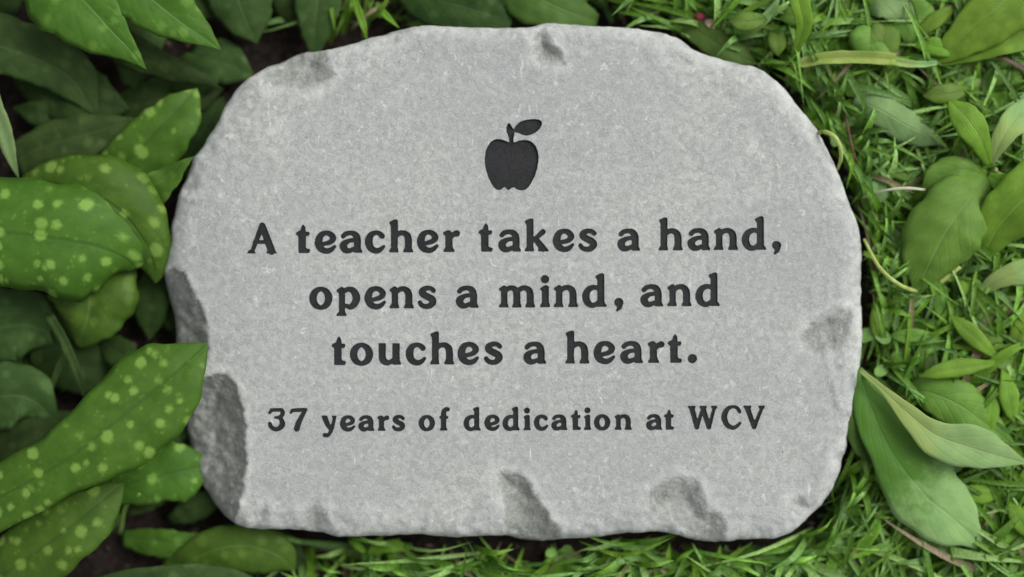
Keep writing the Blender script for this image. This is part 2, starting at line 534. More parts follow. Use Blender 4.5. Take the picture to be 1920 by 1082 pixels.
# ------------------------------------------------------------------ glyph shapes (photo pixels, y up from the baseline)
def St(*p): return ('S', p)
def Ln(*p): return ('L', p)
def Po(*p): return ('P', p)
FOOT = lambda a, b: Po((a, 0), (b, 0), (b, 3), (b - 2.5, 8), (a + 2.5, 8), (a, 3))
STEM_TALL = Po((0.5, 0), (17, 0), (17, 3), (15.8, 8), (16.2, 59), (14, 61), (9, 60.5), (1, 56.5), (1, 54), (3.6, 50), (3.9, 8), (0.5, 3))
STEM_X = Po((0.5, 0), (17.5, 0), (17.5, 3), (15.8, 8), (15.8, 34), (12, 40), (9, 40.5), (1, 35.5), (0.5, 32.5), (4.4, 29.5), (4.4, 8), (0.5, 3))
ARCH = St((12, 30, 4), (19, 35, 4.2), (27, 36, 4.5), (34, 31, 5.8), (36.2, 22, 6.2), (36.2, 6, 6.2))
G = {
 'A': [Ln((28, 52, 5), (9.5, 3, 3.2)), Ln((28.5, 51, 5.8), (46, 4, 6.5)), Ln((14, 21, 3), (38, 21, 3)),
       Po((0, 0), (16, 0), (12.5, 6), (4, 6)), Po((36, 0), (55.5, 0), (51, 7), (39, 7))],
 't': [Po((5.5, 0), (25, 0), (27, 5.5), (24, 7), (20, 7.8), (18.7, 11), (18.7, 31.5), (23.5, 32), (25.8, 36), (24.5, 39.5), (18.7, 39), (17.8, 48), (14.2, 53), (11, 49.5), (8.8, 42), (2, 39), (0.3, 35), (5, 31.5))],
 'e': [St((10, 15, 3.4), (20, 17, 3.6), (30, 20.5, 4.4), (34.5, 27.5, 5.4), (29, 34.8, 4.8), (20.5, 36.8, 4), (11.5, 32.5, 5.4), (7.2, 20, 6.8), (11, 8.2, 6), (21, 3, 4.8), (30, 5, 4.2), (37.5, 11.5, 2.4))],
 'a': [St((7.5, 30.5, 4), (12.5, 35, 4), (22, 36.6, 4), (30, 33.5, 5.4), (34, 25, 6), (34, 6, 6)), Po((28, 0), (43, 0), (43, 2.5), (40, 8), (28, 8)),
       St((29, 23.5, 3.4), (17, 21.5, 3.8), (8, 14, 6.4), (10.5, 5.8, 6), (18, 3.2, 4.4), (29, 7.5, 3.4))],
 'c': [St((32, 30.5, 4.8), (27.5, 34.8, 4.2), (20, 36.6, 3.8), (11, 32, 5.4), (7, 20, 6.8), (11, 8, 6), (21, 2.8, 4.8), (29, 5.2, 4), (35.5, 11, 2.4))],
 'h': [STEM_TALL, ARCH, FOOT(27, 44.5)],
 'r': [Po((1, 0), (21, 0), (21, 2.5), (18, 8), (17, 14), (17, 35), (12, 40), (8, 40), (0.5, 36.5), (0.2, 33.5), (4.2, 30), (4.5, 8), (1, 3)), St((14, 27, 4), (19, 32, 4.2), (25.5, 34.3, 5.6))],
 'k': [STEM_TALL, Ln((13, 19, 3.4), (24, 27, 3.6), (34, 36, 4.8)), Ln((21, 22, 5), (34, 5, 6)), Po((25, 0), (44.5, 0), (44, 2.5), (39, 8), (28, 8), (25, 2.5))],
 's': [St((29.5, 32.5, 4), (24, 36.6, 3.8), (16, 36.8, 4.2), (9, 33, 5.2), (8.5, 27, 5.8), (17, 21.5, 6), (26.5, 16.5, 6), (28, 10, 6), (22, 3.8, 4.8), (14, 2.8, 4.2), (7, 5.5, 4), (3.8, 10, 3.6))],
 'n': [STEM_X, ARCH, FOOT(27.5, 45)],
 'd': [Po((28, 0), (45, 0), (45, 2.5), (41, 8), (40.8, 60), (38, 62.5), (33, 61.5), (25, 57.5), (25, 55), (28.4, 50.5), (28.4, 8)),
       St((31, 33, 3.2), (22, 36.4, 4), (11, 31, 5.4), (6.5, 19, 6.5), (10, 7.5, 5.8), (18, 2.4, 4.5), (25, 4.2, 4), (32, 10, 3.5))],
 ',': [St((8.8, 7.5, 7.8), (9.2, 7.3, 7.8)), Ln((11, 4, 5), (10, -2, 4), (6, -7.5, 1.8))],
 '.': [St((8, 7, 8), (8.4, 7, 8))],
 'o': [('R', ((6.5, 19.5, 6.5), (10.8, 31.5, 5.6), (21.3, 37, 3.8), (31.8, 31.5, 5.6), (36.2, 19.5, 6.5), (31.8, 7.5, 5.6), (21.3, 2, 3.8), (10.8, 7.5, 5.6)))],
 'p': [Po((0, -13.5), (18.5, -13.5), (18, -11), (15.8, -6), (15.8, 34), (12, 40), (9, 40.3), (1, 35.5), (0.5, 32), (4.7, 29), (5, -6), (0.5, -11)),
       St((12, 31, 4), (22, 36, 4.2), (32, 32.5, 5.8), (37.3, 20, 6.7), (33, 8, 6), (26, 3, 4.6), (18, 5, 3.5))],
 'm': [STEM_X, St((12, 31, 4), (19, 35.5, 4.2), (26, 36, 4.5), (32, 31, 5.6), (33.7, 22, 6.2), (33.7, 6, 6.2)), St((36, 31, 4), (43, 35.5, 4.2), (50, 36, 4.5), (57, 31, 5.6), (58.7, 22, 6.2), (58.7, 6, 6.2)), FOOT(25.5, 42), FOOT(50, 67.5)],
 'i': [Po((0.5, 0), (18.5, 0), (18.5, 3), (16.3, 8), (16, 38), (12.5, 40.5), (9, 40), (1, 35.5), (0.5, 33), (3.7, 30), (3.7, 8), (0.5, 3)), St((9, 52, 7.2), (9.4, 52, 7.2))],
 'u': [Po((1, 39.5), (13.9, 39.5), (13.9, 12), (1.5, 12)), St((7.7, 14, 6.2), (10, 7.2, 6), (17, 3.4, 4.8), (24, 5.2, 4), (31, 11, 3.5)), Po((27.5, 0), (42.5, 0), (42.5, 3), (40, 8), (40, 39.5), (27, 39.5), (27, 6))],
 '3': [Ln((5, 49, 3.2), (10, 56, 4)), Ln((10, 56.3, 4.2), (36, 57, 4)), St((37, 57, 4), (40, 49, 5.6), (36, 40, 4.5), (27, 36.5, 3.4), (20, 36.5, 2.6)),
       St((27, 36.5, 3.4), (36, 31, 5), (39, 19, 7), (33, 9, 6), (21, 4.8, 5), (9.5, 10.5, 5), (5.5, 20, 4.2))],
 '7': [Ln((3, 49, 2.6), (7, 55, 4), (24, 56, 4.6), (43, 57, 4)), Ln((42, 56, 4.2), (31, 37, 5.5), (23, 20, 6.8), (19, 6, 7))],
 'y': [Po((0, 40), (15.5, 40), (15, 34), (3, 30)), Ln((8.5, 34, 6.6), (15, 18, 6), (23, 5, 4.5)), Po((27, 40), (39, 40), (38.5, 36), (30, 34)), St((34, 36, 3.8), (31, 20, 3.8), (27, 6, 4.4), (22, -5, 4.3), (16, -12, 4.2), (8.5, -11.5, 5.2))],
 'W': [Ln((10, 56, 6.4), (23.5, 6, 5.6)), Ln((24, 6, 4.6), (36, 46, 3.8)), Ln((40, 56, 6.4), (55.5, 6, 5.6)), Ln((56, 6, 4.6), (70, 56, 3.6)),
       Po((0, 62.5), (19.5, 62.5), (19.5, 58.5), (16, 54), (5, 54), (0, 58.5)), Po((31, 62.5), (49.5, 62.5), (49, 58), (46, 54), (34, 54), (31, 58.5)), Po((62, 62.5), (77.5, 62.5), (77.5, 58.5), (74, 54), (66, 54), (62, 58.5))],
 'C': [St((49.5, 47, 4.2), (42.5, 57, 4), (31, 59.8, 3.6), (16.5, 53.5, 5.4), (8, 33, 7.3), (16, 12, 6.2), (31, 3.6, 4.8), (42.5, 8.5, 4.2), (51, 16.5, 3))],
 'V': [Ln((10, 56, 6.4), (28, 6, 5.8)), Ln((28, 6, 5), (49, 57, 3.6)), Po((0, 62.5), (20, 62.5), (20, 58.5), (16.5, 54), (5, 54), (0, 58.5)), Po((40, 62.5), (56, 62.5), (56, 58.5), (52.5, 54), (43.5, 54), (40, 58.5))],
 'f': [Po((1, 0), (20, 0), (20, 3), (17, 8), (17, 46), (3.8, 46), (4, 8), (1, 3)), St((10.4, 42, 6.5), (12, 52, 5.8), (18, 57.2, 4.6), (22, 56, 4.8)), Po((0, 32), (22.5, 32), (22.5, 38), (0, 38.5))],
}
TEXT = [
 (1.0, [('A', 463.3), ('t', 554.5), ('e', 590), ('a', 636), ('c', 684.2), ('h', 729.5), ('e', 781.6), ('r', 830.9),
        ('t', 896.9), ('a', 933.4), ('k', 983.8), ('e', 1036.3), ('s', 1084.5), ('a', 1156.6), ('h', 1235), ('a', 1288.2), ('n', 1338.3), ('d', 1391), (',', 1447)],
  (490, 474.6), (1440, 467.6)),
 (1.0, [('o', 580.2), ('p', 630.9), ('e', 683.2), ('n', 730.3), ('s', 783.3), ('a', 853.8), ('m', 935.3), ('i', 1012.5), ('n', 1038.3), ('d', 1091.8), (',', 1151.3),
        ('a', 1199.8), ('n', 1251), ('d', 1304)], (620, 578.6), (1320, 573.2)),
 (1.0, [('t', 621.5), ('o', 656.4), ('u', 709), ('c', 760.7), ('h', 806.4), ('e', 857.7), ('s', 907.5), ('a', 980.5), ('h', 1060), ('e', 1112.8), ('a', 1162), ('r', 1214.3), ('t', 1251.6), ('.', 1289.9)],
  (640, 684), (1290, 679.6)),
 (0.70, [('3', 502), ('7', 543.1), ('y', 603.2), ('e', 637.4), ('a', 671.3), ('r', 707.6), ('s', 735), ('o', 785.2), ('f', 824.3), ('d', 869.5), ('e', 908.4), ('d', 942.5), ('i', 981.6), ('c', 1001), ('a', 1033.2),
         ('t', 1070.3), ('i', 1095), ('o', 1114), ('n', 1152.4), ('a', 1210.9), ('t', 1244.8), ('W', 1290.1), ('C', 1352), ('V', 1394.3)], (510, 808.3), (1400, 804.6)),
]


def sdf_shape(prims, P, scale, ox, oy):
    """signed distance (photo px) of P to a glyph; negative inside"""
    d = np.full(len(P), 1e3)
    for kind, pts in prims:
        if kind == 'P':
            q = np.array([(ox + x * scale, oy - y * scale) for x, y in pts])
            dist, ins = poly_dist(P, q)
            d = np.minimum(d, np.where(ins, -dist, dist) + 0.15)
            continue
        if kind == 'R':
            pts = list(pts)
            c = catmull(pts[-2:] + pts + pts[:3], (len(pts) + 4) * 5 + 1)
            c = c[10:-10]
        elif kind == 'S':
            c = catmull(pts, max(2, (len(pts) - 1) * 5 + 1))
        else:
            c = np.array(pts, float)
        for i in range(len(c) - 1):
            a = np.array((ox + c[i][0] * scale, oy - c[i][1] * scale)); b = np.array((ox + c[i + 1][0] * scale, oy - c[i + 1][1] * scale))
            ab = b - a
            t = np.clip(((P - a) @ ab) / max(ab @ ab, 1e-9), 0, 1)
            q = P - (a + t[:, None] * ab)
            r = (c[i][2] * (1 - t) + c[i + 1][2] * t) * scale
            d = np.minimum(d, np.hypot(q[:, 0], q[:, 1]) - r)
    return d


def contour(F, x0, y0, st):
    """marching squares at zero -> list of closed loops of points"""
    ny, nx = F.shape
    pt = {}
    nxt = {}

    def ep(i, j, k):
        key = (i, j, k)
        if key not in pt:
            if k == 0:
                a, b = F[j, i], F[j, i + 1]
                t = a / (a - b)
                t = min(max(t, 0.12), 0.88)
                pt[key] = (x0 + (i + t) * st, y0 + j * st)
            else:
                a, b = F[j, i], F[j + 1, i]
                t = a / (a - b)
                t = min(max(t, 0.12), 0.88)
                pt[key] = (x0 + i * st, y0 + (j + t) * st)
        return key
    adj = {}
    for j in range(ny - 1):
        for i in range(nx - 1):
            s = [F[j, i] < 0, F[j, i + 1] < 0, F[j + 1, i + 1] < 0, F[j + 1, i] < 0]
            if all(s) or not any(s): continue
            e = []
            if s[0] != s[1]: e.append(ep(i, j, 0))
            if s[1] != s[2]: e.append(ep(i + 1, j, 1))
            if s[2] != s[3]: e.append(ep(i, j + 1, 0))
            if s[3] != s[0]: e.append(ep(i, j, 1))
            if len(e) == 2:
                prs = [(e[0], e[1])]
            else:
                prs = [(e[0], e[1]), (e[2], e[3])] if not s[0] else [(e[3], e[0]), (e[1], e[2])]
            for a, b in prs:
                adj.setdefault(a, []).append(b); adj.setdefault(b, []).append(a)
    loops = []
    seen = set()
    for k in adj:
        if k in seen: continue
        lp = [k]; seen.add(k); cur = k
        while True:
            nn = [q for q in adj[cur] if q not in seen]
            if not nn: break
            cur = nn[0]; seen.add(cur); lp.append(cur)
        if len(lp) > 5:
            loops.append(np.array([pt[q] for q in lp]))
    return loops


glyphs = []      # (name, prims, scale, ox, oy, bbox)
for sc, row, b0, b1 in TEXT:
    for ch, x in row:
        y = b0[1] + (b1[1] - b0[1]) * (x - b0[0]) / (b1[0] - b0[0])
        glyphs.append((ch, G[ch], sc, x, y))
_ap = lambda pts: ('P', [((x - 295) / 6.01, (940 - y) / 6.01) for x, y in pts])
APPLE = [
 _ap([(590, 410), (560, 402), (520, 385), (480, 372), (440, 367), (400, 374), (360, 400), (325, 455), (305, 510), (296, 580), (298, 650), (312, 720), (335, 790), (365, 855), (395, 905), (425, 930), (455, 938), (480, 930), (505, 908), (522, 905), (540, 925), (558, 938), (578, 930), (600, 912), (622, 905), (645, 922), (675, 936), (710, 941), (750, 934), (785, 905), (820, 850), (855, 780), (882, 700), (896, 620), (898, 560), (888, 500), (865, 445), (830, 405), (790, 384), (740, 377), (690, 384), (640, 402), (610, 408)]),
 _ap([(578, 420), (570, 360), (555, 315), (540, 280), (540, 230), (552, 200), (567, 185), (582, 200), (600, 235), (622, 262), (626, 300), (618, 340), (612, 420)]),
 _ap([(600, 275), (625, 250), (650, 212), (690, 177), (740, 156), (800, 145), (860, 142), (910, 150), (936, 172), (935, 205), (910, 248), (870, 287), (820, 312), (770, 325), (720, 316), (680, 296), (640, 288)]),
]
glyphs.append(('apple', APPLE, 1.0, 860 + 295 / 6.01, 200 + 940 / 6.01))

OUT = [(309.5, 509), (313, 482), (321, 434), (328, 396), (337, 362), (352, 328), (363, 297), (377, 281), (393, 253), (410, 227), (423, 200), (437, 178), (450, 161), (467, 147), (500, 127), (533, 115), (567, 100), (593, 97), (633, 89), (665, 81), (700, 70), (740, 60), (765, 53), (805, 48), (860, 51), (930, 53), (990, 52), (1015, 46), (1040, 43), (1100, 48), (1180, 53), (1240, 62), (1275, 75), (1303, 94), (1340, 108), (1385, 120), (1420, 128), (1442, 141), (1475, 172), (1508, 213), (1535, 250), (1555, 288), (1575, 330), (1590, 375), (1605, 410), (1613, 440), (1616, 480), (1614, 540), (1616, 600), (1616, 645), (1609, 700), (1604, 750), (1596, 800), (1584, 845), (1571, 890), (1555, 925), (1530, 956), (1500, 984), (1476, 1001), (1450, 1009), (1400, 1010), (1345, 1016), (1300, 1011), (1270, 1003), (1230, 997), (1190, 998), (1130, 1005), (1080, 1009), (1020, 1014), (980, 1011), (940, 1003), (890, 1006), (830, 1006), (785, 1001), (740, 1003), (690, 1005), (640, 1006), (600, 998), (560, 993), (510, 992), (470, 990), (440, 980), (420, 964), (402, 940), (385, 915), (370, 885), (358, 845), (351, 800), (347, 765), (340, 705), (332, 650), (330, 610), (328, 595), (320, 567), (312, 533)]
OUT = np.array(OUT, float)
_c = catmull(np.vstack([OUT[-2:], OUT, OUT[:3]]), (len(OUT) + 4) * 4 + 1)[8:-8]
OUTL = _c[:-1].copy()
# resample evenly (~7 px) with a slightly ragged edge
seg = np.hypot(*(np.roll(OUTL, -1, 0) - OUTL).T)
cum = np.r_[0, np.cumsum(seg)]
tt = np.arange(0, cum[-1] - 3, 6.0)
_cl = np.vstack([OUTL, OUTL[:1]])
OUTL = np.c_[np.interp(tt, cum, _cl[:, 0]), np.interp(tt, cum, _cl[:, 1])]
cen = OUTL.mean(0)
nr = (OUTL - cen) / np.hypot(*(OUTL - cen).T)[:, None]
OUTL = OUTL + nr * (5.0 * fbm(tt / 16.0, tt * 0 + 3.3, 4, 3))[:, None]

# (polygon, run-in width px, depth mm, darkness of the broken face)
CHIPS = [
 ([(398, 702), (425, 697), (446, 722), (459, 765), (465, 820), (462, 870), (455, 920), (446, 960), (432, 1010), (280, 1000), (290, 720), (360, 712)], 85, 17, 1.0),
 ([(322, 500), (345, 512), (362, 540), (378, 572), (388, 605), (392, 642), (384, 690), (250, 700), (250, 540)], 60, 13, 1.0),
 ([(492, 122), (486, 150), (512, 172), (545, 170), (575, 178), (604, 168), (622, 158), (634, 140), (624, 118), (618, 88), (560, 40), (490, 80)], 55, 7.0, 0.75),
 ([(1023, 40), (990, 58), (995, 86), (1000, 117), (1029, 131), (1065, 123), (1058, 97), (1040, 75), (1030, 55)], 34, 5.0, 0.7),
 ([(1235, 84), (1270, 90), (1302, 104), (1300, 128), (1270, 132), (1245, 112)], 30, 1.7, 0.4),
 ([(922, 896), (940, 876), (978, 884), (1004, 908), (1012, 932), (1039, 968), (1062, 990), (1060, 1060), (940, 1060), (938, 957), (933, 925)], 40, 6.5, 0.9),
 ([(1192, 932), (1222, 903), (1275, 884), (1318, 903), (1330, 942), (1364, 963), (1372, 990), (1360, 1060), (1280, 1060), (1262, 985), (1213, 957)], 45, 5.5, 0.62),
 ([(568, 952), (590, 936), (617, 952), (624, 985), (610, 1040), (560, 1040)], 34, 3.5, 0.6),
 ([(693, 958), (720, 958), (724, 980), (698, 984)], 14, 1.0, 0.7),
 ([(470, 950), (500, 945), (515, 965), (500, 1010), (460, 1010)], 26, 2.6, 0.4),
 ([(1492, 630), (1515, 602), (1545, 585), (1580, 574), (1606, 580), (1606, 622), (1594, 648), (1562, 664), (1525, 668), (1498, 654)], 30, 3.4, 0.66),
 ([(1478, 932), (1505, 926), (1522, 945), (1512, 965), (1488, 968)], 20, 2.2, 0.6),
 ([(700, 78), (745, 62), (760, 66), (748, 84), (705, 90)], 16, 1.8, 0.35),
 ([(362, 320), (378, 335), (372, 362), (352, 372), (320, 360)], 22, 3.0, 0.5),
 ([(1210, 925), (1232, 912), (1248, 930), (1240, 960), (1216, 955)], 22, 1.4, 0.5),
 ([(506, 136), (520, 132), (523, 140), (510, 142)], 7, 1.2, 0.7),
 ([(511, 249), (526, 231), (533, 233), (517, 251)], 5, 0.5, 0.5),
 ([(1405, 268), (1411, 265), (1412, 271), (1406, 273)], 5, 0.6, 0.9),
]


def stone_height(P):
    """height in mm and broken-face amount, for photo-pixel points"""
    P = np.asarray(P, float)
    d, ins = poly_dist(P, OUTL)
    x, y = P[:, 0], P[:, 1]
    w = 30 + 26 * vnoise(x / 90, y / 90, 21)
    t = np.clip(d / w, 0, 1)
    rim = (1 - np.sqrt(np.clip(1 - (1 - t) ** 2, 0, 1))) * (5.0 + 4 * vnoise(x / 60, y / 60, 8))
    # slight dishing of the whole face, falling away to the left, and the hewn waviness of a split slab
    z = 50.0 - 1.6 * ((x - 1010) / 650) ** 2 - 1.2 * ((y - 530) / 480) ** 2
    z -= 5.5 * np.clip((520 - x) / 210, 0, 1) ** 2
    band = np.clip(1 - d / 130, 0, 1)
    z += (0.9 + 2.2 * band) * fbm(x / 110, y / 110, 3, 3)
    z += (0.32 + 2.0 * band ** 2.5) * fbm(x / 22, y / 22, 5, 3)
    z += (0.14 + 0.4 * band ** 2) * fbm(x / 8, y / 8, 6, 2)
    z += 1.6 * band ** 3 * fbm(x / 11, y / 11, 15, 3)
    z -= rim
    # crease on the right-hand side
    ex = np.abs((x - 1545) - (y - 650) * 0.26)
    z += 0.8 * np.clip(1 - ex / 11, 0, 1) * ((y > 640) & (y < 770))
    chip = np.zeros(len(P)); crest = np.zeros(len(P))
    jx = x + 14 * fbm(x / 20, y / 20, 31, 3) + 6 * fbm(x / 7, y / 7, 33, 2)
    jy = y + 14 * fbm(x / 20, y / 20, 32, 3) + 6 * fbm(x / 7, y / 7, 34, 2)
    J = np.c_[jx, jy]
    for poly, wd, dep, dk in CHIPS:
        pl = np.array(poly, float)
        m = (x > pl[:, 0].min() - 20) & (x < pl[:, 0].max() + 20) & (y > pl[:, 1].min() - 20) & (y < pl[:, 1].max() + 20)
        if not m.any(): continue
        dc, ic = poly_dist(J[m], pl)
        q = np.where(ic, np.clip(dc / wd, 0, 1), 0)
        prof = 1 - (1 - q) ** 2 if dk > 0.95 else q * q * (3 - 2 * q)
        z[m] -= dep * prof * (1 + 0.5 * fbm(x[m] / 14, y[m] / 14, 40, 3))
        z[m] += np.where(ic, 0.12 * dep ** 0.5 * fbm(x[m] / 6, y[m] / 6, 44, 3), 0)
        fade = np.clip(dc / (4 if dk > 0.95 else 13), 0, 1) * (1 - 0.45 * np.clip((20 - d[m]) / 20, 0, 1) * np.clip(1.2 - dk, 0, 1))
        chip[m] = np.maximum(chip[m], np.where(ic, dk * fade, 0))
        crest[m] = np.maximum(crest[m], np.where(ic, np.clip(1 - dc / 6, 0, 1), np.clip(1 - dc / 20, 0, 1)) * min(1, 0.35 + dk * .65))
    rimv = np.clip(1 - d / (14 + 22 * vnoise(x / 30, y / 30, 61)), 0, 1)
    return z, chip, ins, np.maximum(rimv, crest * 0.9)


# constraint loops of the lettering
cv = []      # coordinates
ce = []      # edges
for g in glyphs:
    ch, pr, sc, ox, oy = g
    wx = {'apple': 112, 'W': 84, 'm': 74}.get(ch, 62) * sc
    top = (140 if ch == 'apple' else 70) * sc
    bot = 20 * sc
    st = 1.5
    xs = np.arange(ox - 6, ox + wx, st); ys = np.arange(oy - top, oy + bot, st)
    XX, YY = np.meshgrid(xs, ys)
    F = sdf_shape(pr, np.c_[XX.ravel(), YY.ravel()], sc, ox, oy)
    F = F - 0.75 + 0.35 * fbm(XX.ravel() / 5, YY.ravel() / 5, 17, 2)          # sand-blasted edges are never razor clean
    F = F.reshape(XX.shape)
    for lp in contour(F, xs[0], ys[0], st):
        b0 = len(cv)
        cv += lp.tolist()
        ce += [(b0 + i, b0 + (i + 1) % len(lp)) for i in range(len(lp))]
loop_pts = np.array(cv)
# stone outline
b0 = len(cv)
cv += OUTL.tolist()
ce += [(b0 + i, b0 + (i + 1) % len(OUTL)) for i in range(len(OUTL))]
# interior grid, finer near the rim
cand = []
g6 = np.stack(np.meshgrid(np.arange(300, 1625, 8.0), np.arange(35, 1025, 8.0)), -1).reshape(-1, 2)
g3 = np.stack(np.meshgrid(np.arange(300, 1625, 4.0), np.arange(35, 1025, 4.0)), -1).reshape(-1, 2)
for gset, fine in ((g6, False), (g3, True)):
    d, ins = poly_dist(gset, OUTL)
    if fine:
        k = ins & (d < 120) & (d > 2.5)
        gset = gset[k]
    else:
        k = ins & (d >= 120)
        gset = gset[k]
    gset = gset + (RNG.random(gset.shape) - 0.5) * (1.6 if fine else 3)
    cand.append(gset)
cand = np.vstack(cand)
# drop those too near the lettering
cell = {}
for p in loop_pts:
    cell.setdefault((int(p[0] // 4), int(p[1] // 4)), []).append(p)
keep = []
for p in cand:
    ci, cj = int(p[0] // 4), int(p[1] // 4)
    ok = True
    for a in (-1, 0, 1):
        for b_ in (-1, 0, 1):
            for q in cell.get((ci + a, cj + b_), ()):
                if (q[0] - p[0]) ** 2 + (q[1] - p[1]) ** 2 < 5.0:
                    ok = False; break
            if not ok: break
        if not ok: break
    if ok: keep.append(p.tolist())
cv += keep
res = delaunay_2d_cdt([Vector(p) for p in cv], ce, [], 0, 1e-4, False)
rv = np.array([tuple(p) for p in res[0]])
rf = np.array([tuple(t) for t in res[2]])
ctr = rv[rf].mean(1)
_, cin = poly_dist(ctr, OUTL)
rf = rf[cin]; ctr = ctr[cin]
# which letter is each triangle in
owner = np.full(len(rf), -1)
for gi, (ch, pr, sc, ox, oy) in enumerate(glyphs):
    wx = {'apple': 112, 'W': 84, 'm': 74}.get(ch, 62) * sc
    top = (140 if ch == 'apple' else 70) * sc
    m = np.where((ctr[:, 0] > ox - 6) & (ctr[:, 0] < ox + wx) & (ctr[:, 1] > oy - top) & (ctr[:, 1] < oy + 20 * sc))[0]
    F = sdf_shape(pr, ctr[m], sc, ox, oy) - 0.75 + 0.35 * fbm(ctr[m][:, 0] / 5, ctr[m][:, 1] / 5, 17, 2)
    owner[m[F < 0]] = gi
zz, chipv, _, rimv = stone_height(rv)

# ------------------------------------------------------------------ the stone
def Wa(P, z):
    """vector version of W"""
    zm = z * 0.001
    k = S * (CAMZ - zm) / (CAMZ - TOP)
    return np.c_[(P[:, 0] - 960) * k, (541 - P[:, 1]) * k, zm]


tv = Wa(rv, zz)
out_faces = rf[owner < 0]
orient = lambda F: [(int(a), int(c_), int(b_)) if ((rv[b_] - rv[a])[0] * (rv[c_] - rv[a])[1] - (rv[b_] - rv[a])[1] * (rv[c_] - rv[a])[0]) > 0 else (int(a), int(b_), int(c_)) for a, b_, c_ in F]
used = np.unique(out_faces)
remap = -np.ones(len(rv), int); remap[used] = np.arange(len(used))
sv = tv[used].tolist(); sf = [tuple(int(remap[i]) for i in t) for t in orient(out_faces)]
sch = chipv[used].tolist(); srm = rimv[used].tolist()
# boundary edges of the face (outline) -> sides of the slab, going down in rough steps
ec = {}
for t in sf:
    for a, b_ in ((t[0], t[1]), (t[1], t[2]), (t[2], t[0])):
        ec[(a, b_)] = 1
bedge = [(a, b_) for (a, b_) in ec if (b_, a) not in ec]
nxt = {a: b_ for a, b_ in bedge}
outer_start = min(nxt, key=lambda i: sv[i][0])
ring = [outer_start]; cur = nxt[outer_start]
while cur != outer_start and len(ring) < 5000:
    ring.append(cur); cur = nxt[cur]
ringv = np.array([sv[i] for i in ring])
rc = ringv.mean(0)
prev = ring
R = (ringv - rc)[:, :2]
R = R / np.hypot(R[:, 0], R[:, 1])[:, None]
z0 = ringv[:, 2]
for k in range(1, 6):
    t = k / 5
    s = [0, 0.0004, 0.0, -0.002, -0.006, -0.013][k]
    n_ = fbm(ringv[:, 0] * 90 + k, ringv[:, 1] * 90 + 3 * k, 50 + k, 3) * 0.004 * min(1, t * 1.5)
    n_ = np.minimum(n_ + s, 0.0003)
    P3 = np.c_[ringv[:, :2] + R * n_[:, None], z0 * (1 - t) + (-0.004) * t]
    b0 = len(sv)
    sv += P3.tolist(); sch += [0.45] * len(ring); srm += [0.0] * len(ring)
    nr_ = [b0 + i for i in range(len(ring))]
    for i in range(len(ring)):
        j = (i + 1) % len(ring)
        sf.append((prev[j], prev[i], nr_[i], nr_[j]))
    prev = nr_
sf.append(tuple(prev))
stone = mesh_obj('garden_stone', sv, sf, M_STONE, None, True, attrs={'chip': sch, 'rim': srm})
tag(stone, 'pale grey rough edged memorial stone engraved with an apple and black lettering', 'memorial stone')

# recessed, painted letters: walls and floor, one part each
for gi, (ch, pr, sc, ox, oy) in enumerate(glyphs):
    F = rf[owner == gi]
    if len(F) == 0: continue
    F = orient(F)
    us = sorted({i for t in F for i in t})
    rm = {a: i for i, a in enumerate(us)}
    depth = 0.0009 if ch != 'apple' else 0.0016
    bp = tv[us].copy()
    ef = {}
    for t in F:
        for a, b_ in ((t[0], t[1]), (t[1], t[2]), (t[2], t[0])):
            ef[(a, b_)] = 1
    be = [(a, b_) for (a, b_) in ef if (b_, a) not in ef]
    low = bp.copy(); low[:, 2] -= depth
    verts = low.tolist(); faces = [tuple(rm[i] for i in t) for t in F]
    bi = {}
    for a, b_ in be:
        for q in (a, b_):
            if q not in bi:
                bi[q] = len(verts)
                verts.append(tv[q].tolist())
    # the upper lip sits a hair inside the stone
    for a, b_ in be:
        faces.append((rm[a], bi[a], bi[b_], rm[b_])[::-1])
    nm = {'apple': 'apple_emblem', ',': 'comma', '.': 'full_stop', '3': 'digit', '7': 'digit'}.get(ch, 'letter')
    o = mesh_obj(nm, verts, faces, M_PAINT, None, False)
    o.parent = stone

